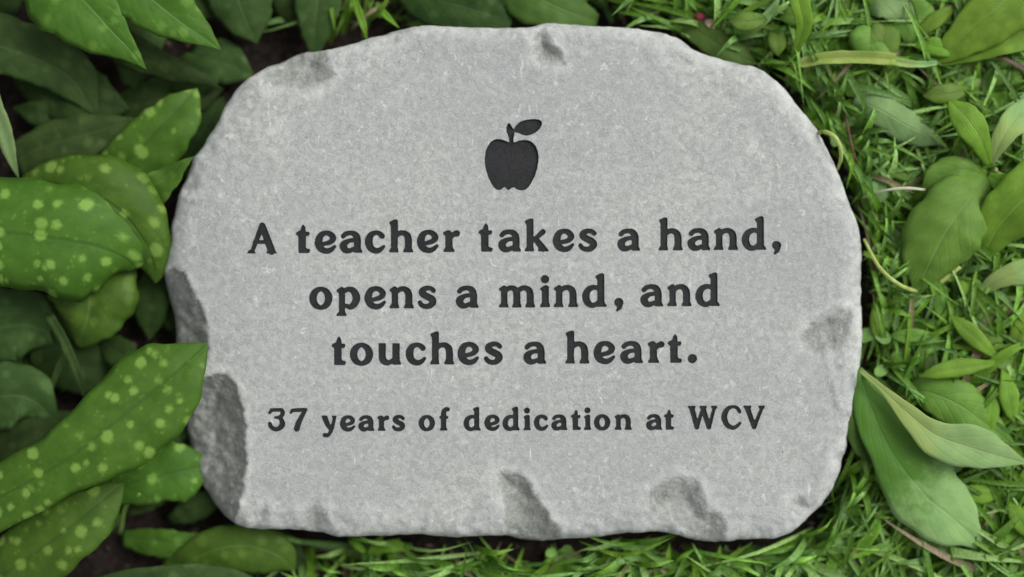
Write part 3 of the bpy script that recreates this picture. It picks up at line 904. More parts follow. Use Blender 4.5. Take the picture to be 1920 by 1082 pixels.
#LEAVES
# ------------------------------------------------------------------ leaves and stems
def leaf(parent, st, mat, fold=0.18, curl=0.25, wave=0.06, quilt=0.25, nv=6, n=34, m=15, name='leaf', seed=None, droop=0.0, label=None):
    """st: stations (px, py, z mm, half width on the turned side, half width on the other side)"""
    A = catmull(np.array(st, float), n)
    A[:, 3:] = np.clip(A[:, 3:], 0.0, None)
    sd = random.random() * 100 if seed is None else seed
    C = np.array([W(a[0], a[1], a[2]) for a in A])
    T = np.gradient(C[:, :2], axis=0)
    T /= np.maximum(np.hypot(T[:, 0], T[:, 1]), 1e-9)[:, None]
    # smooth the cross direction so that curved leaves do not fold over themselves
    for _ in range(3):
        T[1:-1] = (T[:-2] + 2 * T[1:-1] + T[2:]) / 4
        T /= np.hypot(T[:, 0], T[:, 1])[:, None]
    Nx = np.c_[T[:, 1], -T[:, 0]]       # image-space (-ty, tx) once y is flipped
    arc = np.r_[0, np.cumsum(np.hypot(*np.diff(C[:, :2], axis=0).T))]
    k = (S * (CAMZ - C[:, 2]) / (CAMZ - TOP))[:, None]
    u = np.repeat(np.linspace(0, 1, n)[:, None], m, 1)
    v = np.repeat(np.linspace(-1, 1, m)[None, :], n, 0)
    av = np.abs(v)
    w = np.where(v > 0, A[:, 3:4], A[:, 4:5]) * k
    wob = 1 + 0.035 * np.sin(u * 23 + sd) * av + 0.025 * np.sin(u * 51 + sd * 2) * av
    x = C[:, 0:1] + Nx[:, 0:1] * v * w * wob
    y = C[:, 1:2] + Nx[:, 1:2] * v * w * wob
    z = C[:, 2:3] + fold * av * w - curl * av ** 2.4 * w
    z = z + wave * w * np.sin(u * 11 + sd + np.where(v > 0, 2, 0)) * av ** 1.5
    ph = (u * nv - av * nv * 0.28) % 1.0
    z = z + quilt * 0.0008 * np.sin(math.pi * ph) * np.minimum(1, w / 0.012) * np.where(av > 0.5, 1 - (2 * av - 1) ** 2, np.minimum(1, av * 3))
    z = z + 0.0022 * (vnoise(x * 60 + sd, y * 60, 3) - 0.5) + 0.0012 * (vnoise(x * 160 + sd, y * 160, 4) - 0.5)
    verts = np.stack([x, y, z], -1).reshape(-1, 3)
    uvn = np.stack([u, (v + 1) / 2], -1).reshape(-1, 2)
    uvc = np.stack([np.repeat(arc[:, None], m, 1) * 100, v * w * 100], -1).reshape(-1, 2)
    faces = []
    for i in range(n - 1):
        for j in range(m - 1):
            a = i * m + j
            faces.append((a, a + m, a + m + 1, a + 1))
    o = mesh_obj(name, verts, faces, mat, parent, True, uvs={'uv': uvn, 'cm': uvc})
    md = o.modifiers.new('thickness', 'SOLIDIFY')
    md.thickness = 0.00025
    md.offset = 0
    if label: o['label'] = label
    return o


def tube_geo(st, n=18, k=7, flat=1.0):
    A = catmull(np.array(st, float), n)
    C = np.array([W(a[0], a[1], a[2]) for a in A])
    R_ = np.array([max(a[3], 0.3) * S for a in A])
    T = np.gradient(C, axis=0); T /= np.linalg.norm(T, axis=1)[:, None]
    verts, faces = [], []
    for i in range(n):
        up = np.array((0, 0, 1.0)) if abs(T[i][2]) < 0.9 else np.array((1.0, 0, 0))
        a = np.cross(T[i], up); a /= np.linalg.norm(a); b_ = np.cross(a, T[i])
        for j in range(k):
            th = 2 * math.pi * j / k
            verts.append(C[i] + R_[i] * (math.cos(th) * a + flat * math.sin(th) * b_))
    for i in range(n - 1):
        for j in range(k):
            faces.append((i * k + j, i * k + (j + 1) % k, (i + 1) * k + (j + 1) % k, (i + 1) * k + j))
    faces.append(tuple(range(k))[::-1]); faces.append(tuple((n - 1) * k + j for j in range(k)))
    return verts, faces


def stem(parent, st, mat, name='stem', n=18, flat=0.8):
    v, f = tube_geo(st, n, 8, flat)
    return mesh_obj(name, v, f, mat, parent)


def blade(parent, st, mat, fold=0.35, name='blade', n=22):
    """strap-like grass blade: (px, py, z, half width)"""
    return leaf(parent, [(a, b_, c_, w, w) for a, b_, c_, w in st], mat, fold=fold, curl=0.0, wave=0.04, quilt=0.0, n=n, m=5, name=name)


# --- lungwort clump, upper left
p1 = thing('lungwort_plant', W(40, -60, 0), 'lungwort plant with pointed leaves reaching down from the top left corner', 'plant', 'lungwort plants left of the stone')
leaf(p1, [(60, -110, 55, 60, 50), (110, -50, 60, 92, 58), (158, 0, 60, 92, 55), (210, 58, 57, 58, 32), (248, 98, 52, 22, 13), (275, 130, 47, 0, 0)], M_LUNG2, fold=0.25, curl=0.3)
leaf(p1, [(190, -90, 52, 50, 50), (240, -42, 56, 62, 75), (287, 0, 56, 58, 68), (340, 42, 53, 38, 46), (382, 70, 49, 17, 22), (415, 94, 45, 0, 0)], M_LUNG2, fold=0.25, curl=0.3)
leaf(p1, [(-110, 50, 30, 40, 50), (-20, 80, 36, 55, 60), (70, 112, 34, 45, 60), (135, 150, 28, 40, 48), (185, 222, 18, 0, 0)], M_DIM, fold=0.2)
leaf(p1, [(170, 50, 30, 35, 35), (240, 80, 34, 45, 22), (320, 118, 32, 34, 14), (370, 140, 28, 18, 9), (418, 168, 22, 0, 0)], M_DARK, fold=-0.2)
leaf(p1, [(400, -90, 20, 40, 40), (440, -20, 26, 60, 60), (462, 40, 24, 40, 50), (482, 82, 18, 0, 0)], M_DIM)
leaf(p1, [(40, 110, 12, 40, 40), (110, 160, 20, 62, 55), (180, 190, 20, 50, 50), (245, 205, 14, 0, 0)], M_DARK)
stem(p1, [(40, -60, 0, 5), (30, -90, 30, 5), (60, -110, 54, 4)], M_STEM)
stem(p1, [(60, -50, 0, 5), (150, -100, 35, 5), (190, -90, 51, 4)], M_STEM)

# --- middle, shaded leaves beside the stone
p2 = thing('lungwort_plant', W(120, 300, 0), 'shaded lungwort with dim spotted leaves above the big bright spotted leaf', 'plant', 'lungwort plants left of the stone')
leaf(p2, [(190, 345, 26, 35, 35), (250, 292, 32, 58, 48), (300, 240, 34, 64, 44), (335, 205, 33, 50, 34), (358, 180, 30, 22, 16), (370, 166, 27, 0, 0)], M_LUNG, fold=0.25)
leaf(p2, [(30, 300, 16, 30, 30), (100, 268, 22, 45, 42), (175, 248, 24, 45, 36), (262, 222, 20, 0, 0)], M_DIM)
leaf(p2, [(210, 200, 8, 20, 20), (280, 190, 14, 45, 40), (360, 170, 14, 45, 40), (440, 140, 8, 0, 0)], M_DARK)
leaf(p2, [(330, 330, 6, 18, 18), (370, 270, 12, 34, 34), (400, 215, 12, 26, 26), (420, 180, 8, 0, 0)], M_DARK)
blade(p2, [(-25, 170, 40, 22), (5, 240, 42, 17), (20, 290, 38, 11), (36, 336, 32, 0)], M_GREY, fold=0.3, name='leaf')

# --- the large bright plant at mid left
p3 = thing('lungwort_plant', W(-60, 420, 0), 'bright lungwort with big pale spotted leaves just left of the first line of lettering', 'plant', 'lungwort plants left of the stone')
leaf(p3, [(-140, 430, 58, 66, 66), (-50, 434, 64, 94, 98), (40, 440, 66, 102, 108), (120, 450, 63, 112, 108), (180, 462, 58, 104, 102), (222, 478, 50, 76, 80), (243, 492, 43, 44, 48), (254, 505, 37, 8, 8)], M_LUNG, fold=0.16, curl=0.5)
leaf(p3, [(40, 350, 44, 40, 24), (100, 345, 50, 60, 50), (170, 360, 55, 70, 76), (230, 400, 52, 70, 76), (272, 455, 45, 54, 46), (288, 500, 38, 28, 26), (292, 530, 32, 2, 2)], M_LUNG, fold=0.1, curl=0.45)
leaf(p3, [(235, 410, 30, 25, 20), (278, 360, 38, 36, 28), (318, 326, 42, 27, 17), (342, 308, 44, 12, 8), (364, 293, 45, 0, 0)], M_LUNG2, fold=0.3)
leaf(p3, [(170, 500, 24, 66, 76), (172, 548, 34, 94, 84), (166, 592, 34, 70, 64), (156, 625, 30, 42, 36), (148, 650, 24, 6, 6)], M_LUNG2, fold=0.2, curl=0.4)
stem(p3, [(-60, 420, 0, 6), (-120, 430, 30, 6), (-140, 425, 57, 5)], M_STEM)

# --- the leaf that reaches over the stone
p4 = thing('lungwort_plant', W(-120, 1000, 0), 'lungwort whose long spotted leaf lies with its tip over the stone edge', 'plant', 'lungwort plants left of the stone')
leaf(p4, [(-150, 1000, 56, 50, 50), (-60, 962, 62, 56, 55), (50, 905, 67, 60, 58), (130, 858, 69, 68, 62), (200, 803, 68, 92, 70), (268, 748, 65, 96, 88), (325, 702, 62, 68, 72), (360, 670, 59, 36, 38), (389, 643, 56, 0, 0)], M_LUNG, fold=0.22, curl=0.35, n=44)
leaf(p4, [(180, 920, 22, 25, 25), (240, 905, 30, 45, 40), (305, 890, 32, 52, 52), (350, 880, 30, 55, 50), (400, 870, 24, 0, 0)], M_LUNG, fold=0.15)
leaf(p4, [(-80, 1130, 30, 40, 40), (20, 1068, 42, 62, 60), (100, 1012, 45, 66, 62), (165, 962, 42, 55, 45), (205, 928, 38, 30, 25), (232, 905, 34, 0, 0)], M_LUNG, fold=0.15)
stem(p4, [(-120, 1000, 0, 6), (-150, 1020, 30, 6), (-150, 1000, 55, 5)], M_STEM)
stem(p4, [(225, 1000, 4, 5), (235, 950, 20, 5), (262, 925, 32, 4)], M_STEM)

# --- bottom left under the stone's corner
p5 = thing('lungwort_plant', W(330, 1090, 0), 'low lungwort plant with dark and greyish leaves below the lower left corner of the stone', 'plant', 'lungwort plants left of the stone')
leaf(p5, [(320, 1080, 16, 28, 28), (390, 1035, 26, 50, 38), (460, 1022, 28, 55, 38), (520, 1040, 26, 45, 35), (555, 1070, 20, 0, 0)], M_LUNG2, fold=0.1)
leaf(p5, [(120, 1140, 26, 25, 25), (220, 1104, 34, 38, 30), (340, 1086, 36, 40, 28), (440, 1098, 32, 38, 28), (520, 1125, 24, 0, 0)], M_DIM, fold=0.15)
leaf(p5, [(230, 1010, 8, 15, 15), (290, 1015, 16, 30, 24), (350, 1020, 18, 28, 22), (420, 1005, 12, 0, 0)], M_LUNG2)
leaf(p5, [(420, 1000, 4, 20, 20), (480, 1010, 12, 36, 30), (540, 1030, 12, 30, 24), (590, 1080, 8, 0, 0)], M_DARK)

# --- leaves at the left edge, darkened by painted-in shade
p6 = thing('shaded_leafy_plant', W(-20, 720, 0), 'dull dark plant in shade at the left edge between two bright spotted lungworts', 'plant')
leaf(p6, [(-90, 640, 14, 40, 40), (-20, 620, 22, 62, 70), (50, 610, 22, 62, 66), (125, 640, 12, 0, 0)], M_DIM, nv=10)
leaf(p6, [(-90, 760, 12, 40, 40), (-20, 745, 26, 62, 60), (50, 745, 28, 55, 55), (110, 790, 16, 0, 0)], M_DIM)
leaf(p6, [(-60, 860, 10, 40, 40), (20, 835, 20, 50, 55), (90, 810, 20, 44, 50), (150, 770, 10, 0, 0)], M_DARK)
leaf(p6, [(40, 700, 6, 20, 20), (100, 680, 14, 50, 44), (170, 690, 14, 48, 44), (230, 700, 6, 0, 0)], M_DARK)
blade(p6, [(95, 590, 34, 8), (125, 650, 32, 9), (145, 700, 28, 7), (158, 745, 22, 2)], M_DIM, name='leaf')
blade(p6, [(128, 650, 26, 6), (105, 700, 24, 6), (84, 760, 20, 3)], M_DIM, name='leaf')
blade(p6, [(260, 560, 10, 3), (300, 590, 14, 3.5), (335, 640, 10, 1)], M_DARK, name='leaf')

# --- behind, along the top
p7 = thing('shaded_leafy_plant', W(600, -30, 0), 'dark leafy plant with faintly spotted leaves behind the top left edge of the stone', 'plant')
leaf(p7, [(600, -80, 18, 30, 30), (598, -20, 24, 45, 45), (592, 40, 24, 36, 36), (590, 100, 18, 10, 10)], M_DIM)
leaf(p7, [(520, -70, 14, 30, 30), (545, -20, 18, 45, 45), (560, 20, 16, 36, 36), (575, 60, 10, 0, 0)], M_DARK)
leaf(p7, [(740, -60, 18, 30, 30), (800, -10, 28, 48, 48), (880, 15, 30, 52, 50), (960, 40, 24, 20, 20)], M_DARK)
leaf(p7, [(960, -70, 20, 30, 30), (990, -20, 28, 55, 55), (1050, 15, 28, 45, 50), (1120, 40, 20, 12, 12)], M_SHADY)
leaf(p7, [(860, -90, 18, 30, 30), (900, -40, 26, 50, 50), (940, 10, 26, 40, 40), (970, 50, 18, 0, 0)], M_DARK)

# --- filler leaves, their deep shade painted into the leaf colour
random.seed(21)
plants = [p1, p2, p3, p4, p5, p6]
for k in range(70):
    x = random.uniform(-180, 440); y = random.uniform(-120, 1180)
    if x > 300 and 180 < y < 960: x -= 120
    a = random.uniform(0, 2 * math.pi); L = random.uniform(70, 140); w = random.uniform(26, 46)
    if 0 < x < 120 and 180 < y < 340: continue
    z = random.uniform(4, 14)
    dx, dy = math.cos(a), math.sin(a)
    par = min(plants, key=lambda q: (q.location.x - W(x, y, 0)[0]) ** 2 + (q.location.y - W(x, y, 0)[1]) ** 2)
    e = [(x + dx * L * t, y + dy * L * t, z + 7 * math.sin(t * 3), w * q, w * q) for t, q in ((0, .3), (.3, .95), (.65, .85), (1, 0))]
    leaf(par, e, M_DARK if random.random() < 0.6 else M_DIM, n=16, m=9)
# unseen lungwort added off to the left, made taller to shade the bed
for k in range(6):
    q = thing('lungwort_plant', W(random.uniform(-560, -300), -200 + k * 190, 0), 'added unseen tall lungwort plant beyond the left edge, meant to shade the bed', 'plant', 'added shading lungwort plants beyond the left edge')
    x0 = (q.location.x / S) + 960; y0 = 541 - q.location.y / S
    for j in range(6):
        a = j * 1.05 + random.uniform(-.3, .3); L = random.uniform(170, 240); w = random.uniform(45, 62)
        dx, dy = math.cos(a), math.sin(a)
        if x0 + dx * L > -150: continue
        leaf(q, [(x0 + dx * L * t, y0 + dy * L * t, zz_, w * r_, w * r_) for t, zz_, r_ in ((0.05, 8, .1), (.35, 66, .9), (.7, 78, .9), (1, 52, 0))], M_LUNG, n=18, m=9)

# ------------------------------------------------------------------ weeds on the right
random.seed(5)
w1 = thing('broadleaf_weed', W(1490, 125, 0), 'weed with a thick pale horizontal stalk and a ribbed leaf in the top right corner', 'weed')
leaf(w1, [(1482, 126, 34, 3, 3), (1500, 120, 38, 8, 9), (1540, 111, 41, 11, 12), (1600, 108, 42, 12, 12), (1680, 111, 42, 12, 11)], M_STALK, fold=0.7, curl=0.1, wave=0.15, quilt=0, m=11, name='stalk')
leaf(w1, [(1672, 114, 40, 8, 6), (1700, 119, 41, 8, 7), (1730, 121, 41, 6, 6), (1756, 119, 41, 4, 4)], M_PALE, fold=0.5, curl=0.1, quilt=0, m=9, name='stalk')
leaf(w1, [(1748, 120, 38, 5, 5), (1790, 82, 43, 34, 26), (1850, 30, 48, 58, 42), (1930, -30, 48, 62, 50), (2040, -90, 40, 0, 0)], M_WEED, fold=0.25, quilt=0.2)
leaf(w1, [(1748, 122, 37, 4, 4), (1810, 104, 40, 14, 14), (1880, 84, 44, 20, 18), (1960, 62, 42, 20, 18), (2040, 50, 34, 0, 0)], M_WEED, fold=0.3, quilt=0.2)
leaf(w1, [(1478, 126, 28, 3, 3), (1492, 92, 40, 8, 7), (1506, 50, 50, 16, 14), (1498, 5, 56, 20, 18), (1476, -60, 54, 10, 10), (1460, -110, 50, 0, 0)], M_WEED, fold=0.35, quilt=0.1)
leaf(w1, [(1482, 120, 20, 3, 3), (1462, 95, 30, 9, 9), (1440, 70, 34, 8, 8), (1425, 45, 30, 0, 0)], M_WEED, fold=0.3, quilt=0.1)
leaf(w1, [(1486, 128, 26, 3, 3), (1515, 128, 34, 8, 7), (1535, 138, 30, 5, 5), (1538, 150, 26, 0, 0)], M_WEED, fold=0.3, quilt=0.1)
stem(w1, [(1482, 178, 6, 5), (1478, 150, 20, 6), (1482, 128, 30, 6)], M_PSTEM)
w2 = thing('broadleaf_weed', W(1300, 20, 0), 'dark green smooth leaf weed tucked against the sloping top right edge of the stone', 'weed')
leaf(w2, [(1258, 10, 20, 10, 10), (1300, 52, 30, 22, 24), (1345, 82, 34, 26, 30), (1385, 104, 32, 18, 22), (1424, 122, 26, 0, 0)], M_SHADY, fold=0.1, quilt=0.2)
leaf(w2, [(1290, -40, 20, 14, 14), (1284, 0, 28, 24, 24), (1270, 40, 26, 14, 14), (1262, 70, 20, 0, 0)], M_SHADY, fold=0.1, quilt=0.2)

w3 = thing('fuzzy_weed', W(1680, 230, 0), 'greyish hairy leaved weed lying among the grass at the upper right', 'weed')
leaf(w3, [(1600, 188, 34, 8, 10), (1640, 200, 42, 26, 34), (1690, 230, 43, 30, 30), (1730, 250, 41, 24, 26), (1768, 268, 34, 4, 4)], M_GREY, fold=-0.2, wave=0.2)
leaf(w3, [(1610, 8, 30, 8, 10), (1650, 0, 40, 34, 36), (1700, 5, 40, 32, 34), (1750, 25, 32, 4, 4)], M_GREY, fold=0.1, wave=0.2)
stem(w3, [(1745, 265, 22, 2.2), (1752, 290, 20, 2.5), (1764, 325, 12, 2.5)], M_PSTEM)
leaf(w3, [(1640, 66, 30, 8, 8), (1690, 56, 36, 24, 24), (1735, 60, 36, 22, 22), (1780, 80, 30, 2, 2)], M_GREY, fold=0.1, wave=0.2)

w4 = thing('broadleaf_weed', W(1850, 330, 0), 'large weed with wide leaves spreading from a yellow green centre near the right edge', 'weed')
leaf(w4, [(1852, 332, 41, 12, 12), (1818, 372, 49, 58, 62), (1780, 425, 51, 72, 70), (1750, 480, 47, 60, 55), (1732, 520, 41, 32, 30), (1724, 552, 35, 0, 0)], M_MOSSY, fold=0.05, curl=0.25, wave=0.12, n=40)
leaf(w4, [(1856, 312, 43, 4, 4), (1838, 262, 53, 22, 24), (1812, 222, 57, 28, 30), (1790, 198, 55, 14, 16), (1780, 186, 52, 0, 0)], M_WEED, fold=0.2, quilt=0.3)
leaf(w4, [(1850, 330, 37, 10, 10), (1800, 318, 45, 26, 26), (1760, 338, 43, 30, 24), (1725, 375, 37, 0, 0)], M_MOSSY, fold=0.15)
leaf(w4, [(1838, 490, 35, 8, 8), (1875, 425, 49, 46, 46), (1925, 370, 55, 62, 56), (2000, 315, 51, 50, 50), (2080, 280, 43, 0, 0)], M_WEED, fold=0.2, quilt=0.2)
leaf(w4, [(1852, 330, 41, 8, 8), (1890, 345, 47, 24, 20), (1940, 350, 49, 34, 30), (2010, 380, 43, 0, 0)], M_WEED, fold=0.25, quilt=0.2)
leaf(w4, [(1830, 562, 33, 4, 4), (1868, 528, 41, 15, 17), (1920, 508, 45, 26, 22), (1990, 505, 43, 20, 20), (2050, 520, 37, 0, 0)], M_PALE, fold=0.2)
leaf(w4, [(1856, 310, 41, 5, 5), (1878, 262, 51, 18, 20), (1905, 225, 53, 26, 26), (1950, 190, 49, 20, 20), (2000, 160, 41, 0, 0)], M_PALE, fold=0.2)
stem(w4, [(1850, 345, 8, 9), (1856, 330, 30, 10), (1868, 318, 40, 5)], M_PSTEM)
stem(w4, [(1862, 322, 36, 3.5), (1890, 330, 38, 3.2), (1925, 332, 38, 3)], M_PSTEM)
stem(w4, [(1620, 448, 44, 2.8), (1648, 500, 50, 3.6), (1685, 533, 52, 4), (1725, 546, 32, 4.5), (1760, 530, 36, 6), (1800, 500, 38, 4)], M_PSTEM, n=26)

w5 = thing('broadleaf_weed', W(1612, 700, 0), 'weed with two long pointed grey green leaves beside the stone at lower right', 'weed')
leaf(w5, [(1610, 690, 43, 6, 6), (1634, 765, 47, 34, 52), (1674, 850, 49, 44, 80), (1732, 925, 47, 66, 76), (1785, 970, 44, 60, 58), (1824, 1005, 40, 27, 22), (1848, 1036, 34, 0, 0)], M_TWOTONE, fold=0.1, curl=0.2, wave=0.1, n=42)
leaf(w5, [(1612, 694, 51, 4, 4), (1655, 730, 55, 6, 8), (1700, 772, 57, 20, 16), (1755, 815, 57, 40, 26), (1830, 842, 55, 38, 44), (1885, 858, 51, 18, 22), (1930, 869, 47, 0, 0)], M_PALE, fold=0.25, curl=0.2, n=42)
leaf(w5, [(1690, 735, 31, 6, 6), (1740, 735, 41, 36, 30), (1800, 760, 43, 44, 44), (1855, 800, 39, 26, 28), (1905, 838, 33, 0, 0)], M_MOSSY, fold=0.15)
leaf(w5, [(1612, 702, 37, 4, 4), (1606, 760, 45, 26, 20), (1622, 830, 43, 26, 24), (1650, 880, 37, 0, 0)], M_SHADY, fold=0.15, quilt=0.2)
stem(w5, [(1600, 700, 10, 4), (1606, 697, 30, 4), (1625, 706, 46, 3.5), (1660, 733, 50, 3), (1700, 772, 52, 2)], M_PSTEM)
w6 = thing('broadleaf_weed', W(1440, 1090, 0), 'weed with a long dark strap leaf lying along the bottom edge right of centre', 'weed')
leaf(w6, [(1180, 1100, 14, 16, 16), (1300, 1072, 22, 24, 20), (1450, 1066, 24, 26, 22), (1580, 1062, 24, 26, 22), (1700, 1070, 16, 0, 0)], M_SHADY, fold=0.1)
blade(w6, [(1560, 1050, 26, 12), (1612, 1025, 32, 12), (1640, 990, 36, 10), (1648, 950, 36, 1)], M_WEED)
w7 = thing('seedling', W(695, 1050, 0), 'small seedling with oval leaves just below the bottom edge of the stone left of centre', 'seedling')
leaf(w7, [(700, 1040, 18, 3, 3), (722, 1028, 22, 9, 10), (745, 1024, 22, 12, 12), (772, 1036, 18, 0, 0)], M_WEED, quilt=0.2, n=18, m=9)
leaf(w7, [(690, 1042, 18, 3, 3), (705, 1020, 22, 7, 7), (722, 1000, 20, 0, 0)], M_WEED, quilt=0.2, n=18, m=9)
leaf(w7, [(686, 1036, 18, 3, 3), (668, 1022, 20, 8, 8), (652, 1014, 16, 0, 0)], M_WEED, quilt=0.2, n=18, m=9)
leaf(w7, [(690, 1048, 14, 3, 3), (712, 1062, 18, 9, 9), (735, 1082, 14, 0, 0)], M_WEED, quilt=0.2, n=18, m=9)
stem(w7, [(690, 1085, 2, 4), (692, 1060, 10, 4.5), (694, 1038, 18, 4)], M_STEM)
w8 = thing('broadleaf_weed', W(1900, 1050, 0), 'bright upright leaves of a weed in the bottom right corner of the photo', 'weed')
leaf(w8, [(1905, 1110, 14, 8, 8), (1892, 1050, 30, 26, 22), (1900, 1000, 34, 24, 22), (1925, 955, 30, 0, 0)], M_WEED)
leaf(w8, [(1890, 1120, 14, 8, 8), (1850, 1075, 26, 24, 22), (1800, 1060, 26, 20, 20), (1755, 1062, 18, 0, 0)], M_MOSSY)
leaf(w8, [(1930, 1080, 14, 8, 8), (1965, 1040, 30, 26, 22), (2000, 980, 34, 24, 22), (2025, 925, 30, 0, 0)], M_WEED)
leaf(w8, [(1960, 960, 14, 8, 8), (1925, 925, 26, 22, 22), (1885, 905, 26, 18, 18), (1850, 902, 18, 0, 0)], M_MOSSY)

_gx = np.arange(-400, 2500, 6.0); _gy = np.arange(-400, 1500, 6.0)
_GX, _GY = np.meshgrid(_gx, _gy)
_d, _i = poly_dist(np.c_[_GX.ravel(), _GY.ravel()], OUTL[::4])
_SD = np.where(_i, -_d, _d).reshape(_GX.shape)


def stone_dist(x, y):
    a = min(max(int((x + 400) / 6), 0), len(_gx) - 1); c = min(max(int((y + 400) / 6), 0), len(_gy) - 1)
    return _SD[c, a]


def rosette(x, y, nl, L, w, mat, label, z=20, seed=0, skip=None):
    rr_ = random.Random(seed)
    q = thing('small_weed', W(x, y, 0), label, 'weed', 'small leafy weeds in the grass')
    for j in range(nl):
        a = j * 2 * math.pi / nl + rr_.uniform(-.35, .35)
        l_ = 1.45 * L * rr_.uniform(.7, 1.15); ww = 1.2 * w * rr_.uniform(.8, 1.2)
        dx, dy = math.cos(a), math.sin(a)
        bx, by = -dy * rr_.uniform(-.2, .2), dx * rr_.uniform(-.2, .2)
        zt = z + 0.8 * float(lawn(x, y)) - 2 + rr_.uniform(-4, 6)
        if stone_dist(x + dx * l_, y + dy * l_) < 8: continue
        leaf(q, [(x + (dx + bx * t) * l_ * t, y + (dy + by * t) * l_ * t, z0, ww * r_, ww * r_) for t, z0, r_ in ((0.0, 5 + float(lawn(x, y)), .08), (.15, zt * .9, .35), (.5, zt, .95), (.8, zt, .7), (1, zt - 3, 0))], mat, n=16, m=9, wave=0.15)
    return q


rosette(1620, 300, 6, 55, 12, M_MOSSY, 'small dark leaved weed in the gap right of the curled stalk', seed=2)
rosette(1640, 395, 5, 60, 16, M_GREY, 'small weed with grey green leaves just below the white stalk', seed=3)
rosette(1830, 165, 7, 90, 18, M_MOSSY, 'small weed below the ribbed corner leaf at upper right', seed=4, z=22)
rosette(1700, 80, 6, 70, 14, M_WEED, 'small bright weed above the pale horizontal stalk', seed=5, z=22)
rosette(1780, 640, 7, 110, 15, M_MOSSY, 'small long leaved weed right of the tall vertical grass blade', seed=7, z=22)
rosette(1880, 680, 6, 100, 16, M_WEED, 'small bright weed at the right edge level with the third line of lettering', seed=8, z=26)
rosette(1730, 1035, 6, 85, 16, M_SHADY, 'small dark weed below the tip of the two toned leaf', seed=9, z=14)
rosette(1890, 930, 6, 80, 16, M_WEED, 'small bright weed at the right edge below the pale leaf tip', seed=10, z=20)
rosette(1450, 30, 4, 60, 15, M_MOSSY, 'small green weed between the yellow blades and the upright blade', seed=11, z=26)
rosette(1210, 12, 5, 75, 15, M_WEED, 'small green weed behind the top edge of the stone right of centre', seed=12, z=20)
rosette(1010, 1075, 7, 60, 9, M_WEED, 'small narrow leaved weed below the middle of the bottom edge', seed=13, z=16)
rosette(1440, 1060, 6, 70, 12, M_MOSSY, 'small weed below the lower right corner of the stone', seed=14, z=14)
rosette(1900, 190, 6, 110, 28, M_PALE, 'pale broad leaved weed at the right edge below the ribbed corner leaf', seed=22, z=16)
rosette(1560, 20, 5, 90, 22, M_WEED, 'broad leaved green weed at the top edge right of the upright blade', seed=23, z=16)
rosette(1700, 620, 5, 90, 18, M_PALE, 'pale leaved weed under the long thin stalk beside the tall blade', seed=24, z=12)
rosette(1880, 600, 5, 110, 20, M_WEED, 'broad green weed at the right edge level with the second line of lettering', seed=25, z=16)
rosette(1640, 560, 5, 80, 12, M_WEED, 'narrow leaved weed touching the right edge of the stone beside its dark chip', seed=26, z=16)
rosette(1760, 930, 6, 100, 18, M_WEED, 'bright weed partly under the tip of the two toned leaf', seed=27, z=8)
rosette(1580, 1000, 6, 90, 14, M_WEED, 'bright narrow leaved weed off the lower right corner of the stone', seed=28, z=12)
rosette(1640, 130, 4, 80, 34, M_MOSSY, 'wide rounded weed leaves just below the pale horizontal stalk', z=19, seed=31)
rosette(1830, 150, 5, 85, 34, M_WEED, 'wide bright weed leaves under the ribbed corner leaf', z=16, seed=32)
rosette(1650, 30, 4, 80, 36, M_MOSSY, 'wide dull weed leaves between the upright blade and the fuzzy grey weed', z=19, seed=33)
rosette(1650, 330, 4, 60, 26, M_MOSSY, 'wide small weed leaves just above the white stalk', z=19, seed=34)
rosette(1800, 690, 4, 90, 34, M_PALE, 'wide pale weed leaves above the upper of the two long pointed leaves', z=14, seed=35)
rosette(800, 1065, 6, 60, 10, M_SHADY, 'small dark weed below the bottom edge right of the seedling', seed=15, z=14)

t1 = thing('curled_stalk', W(1545, 250, 0), 'pale curled stalk hooking out from under the upper right edge of the stone', 'stalk')
stem(t1, [(1528, 252, 38, 3.4), (1545, 247, 48, 4.2), (1564, 256, 52, 4.4), (1575, 275, 52, 4.2), (1577, 297, 48, 3.8), (1570, 318, 36, 3.2)], M_PSTEM, n=26)
t2 = thing('white_stalk', W(1640, 360, 0), 'thin whitish dry stalk right of the stone at the height of its upper corner', 'stalk')
stem(t2, [(1618, 370, 36, 1.8), (1660, 357, 46, 2.4), (1700, 353, 48, 3.2), (1734, 356, 46, 2.4)], M_WSTEM)
t3 = thing('red_twig', W(1600, 280, 0), 'thin reddish brown twig standing in the dark gap beside the curled stalk', 'twig')
stem(t3, [(1585, 215, 36, 2), (1592, 250, 42, 2.4), (1600, 285, 42, 2.4), (1612, 314, 34, 1.8)], M_TWIG)
t4 = thing('fallen_petal', W(1332, 45, 30), 'small tan petal lying in the weeds above the upper right edge of the stone', 'petal')
leaf(t4, [(1322, 38, 32, 3, 3), (1334, 44, 35, 9, 9), (1348, 54, 33, 2, 2)], mat_simple('tan_petal', (0.42, 0.31, 0.20), (0.55, 0.42, 0.28)), n=10, m=7, quilt=0, name='petal')
t5 = thing('red_berry', W(1313, 32, 26), 'tiny dark pink bud in the weeds above the upper right edge of the stone', 'bud')
stem(t5, [(1303, 28, 28, 2), (1308, 30, 30, 7), (1315, 32, 31, 8), (1322, 34, 30, 3)], mat_simple('pink_bud', (0.20, 0.03, 0.05), (0.34, 0.06, 0.09)), name='bud', n=9)

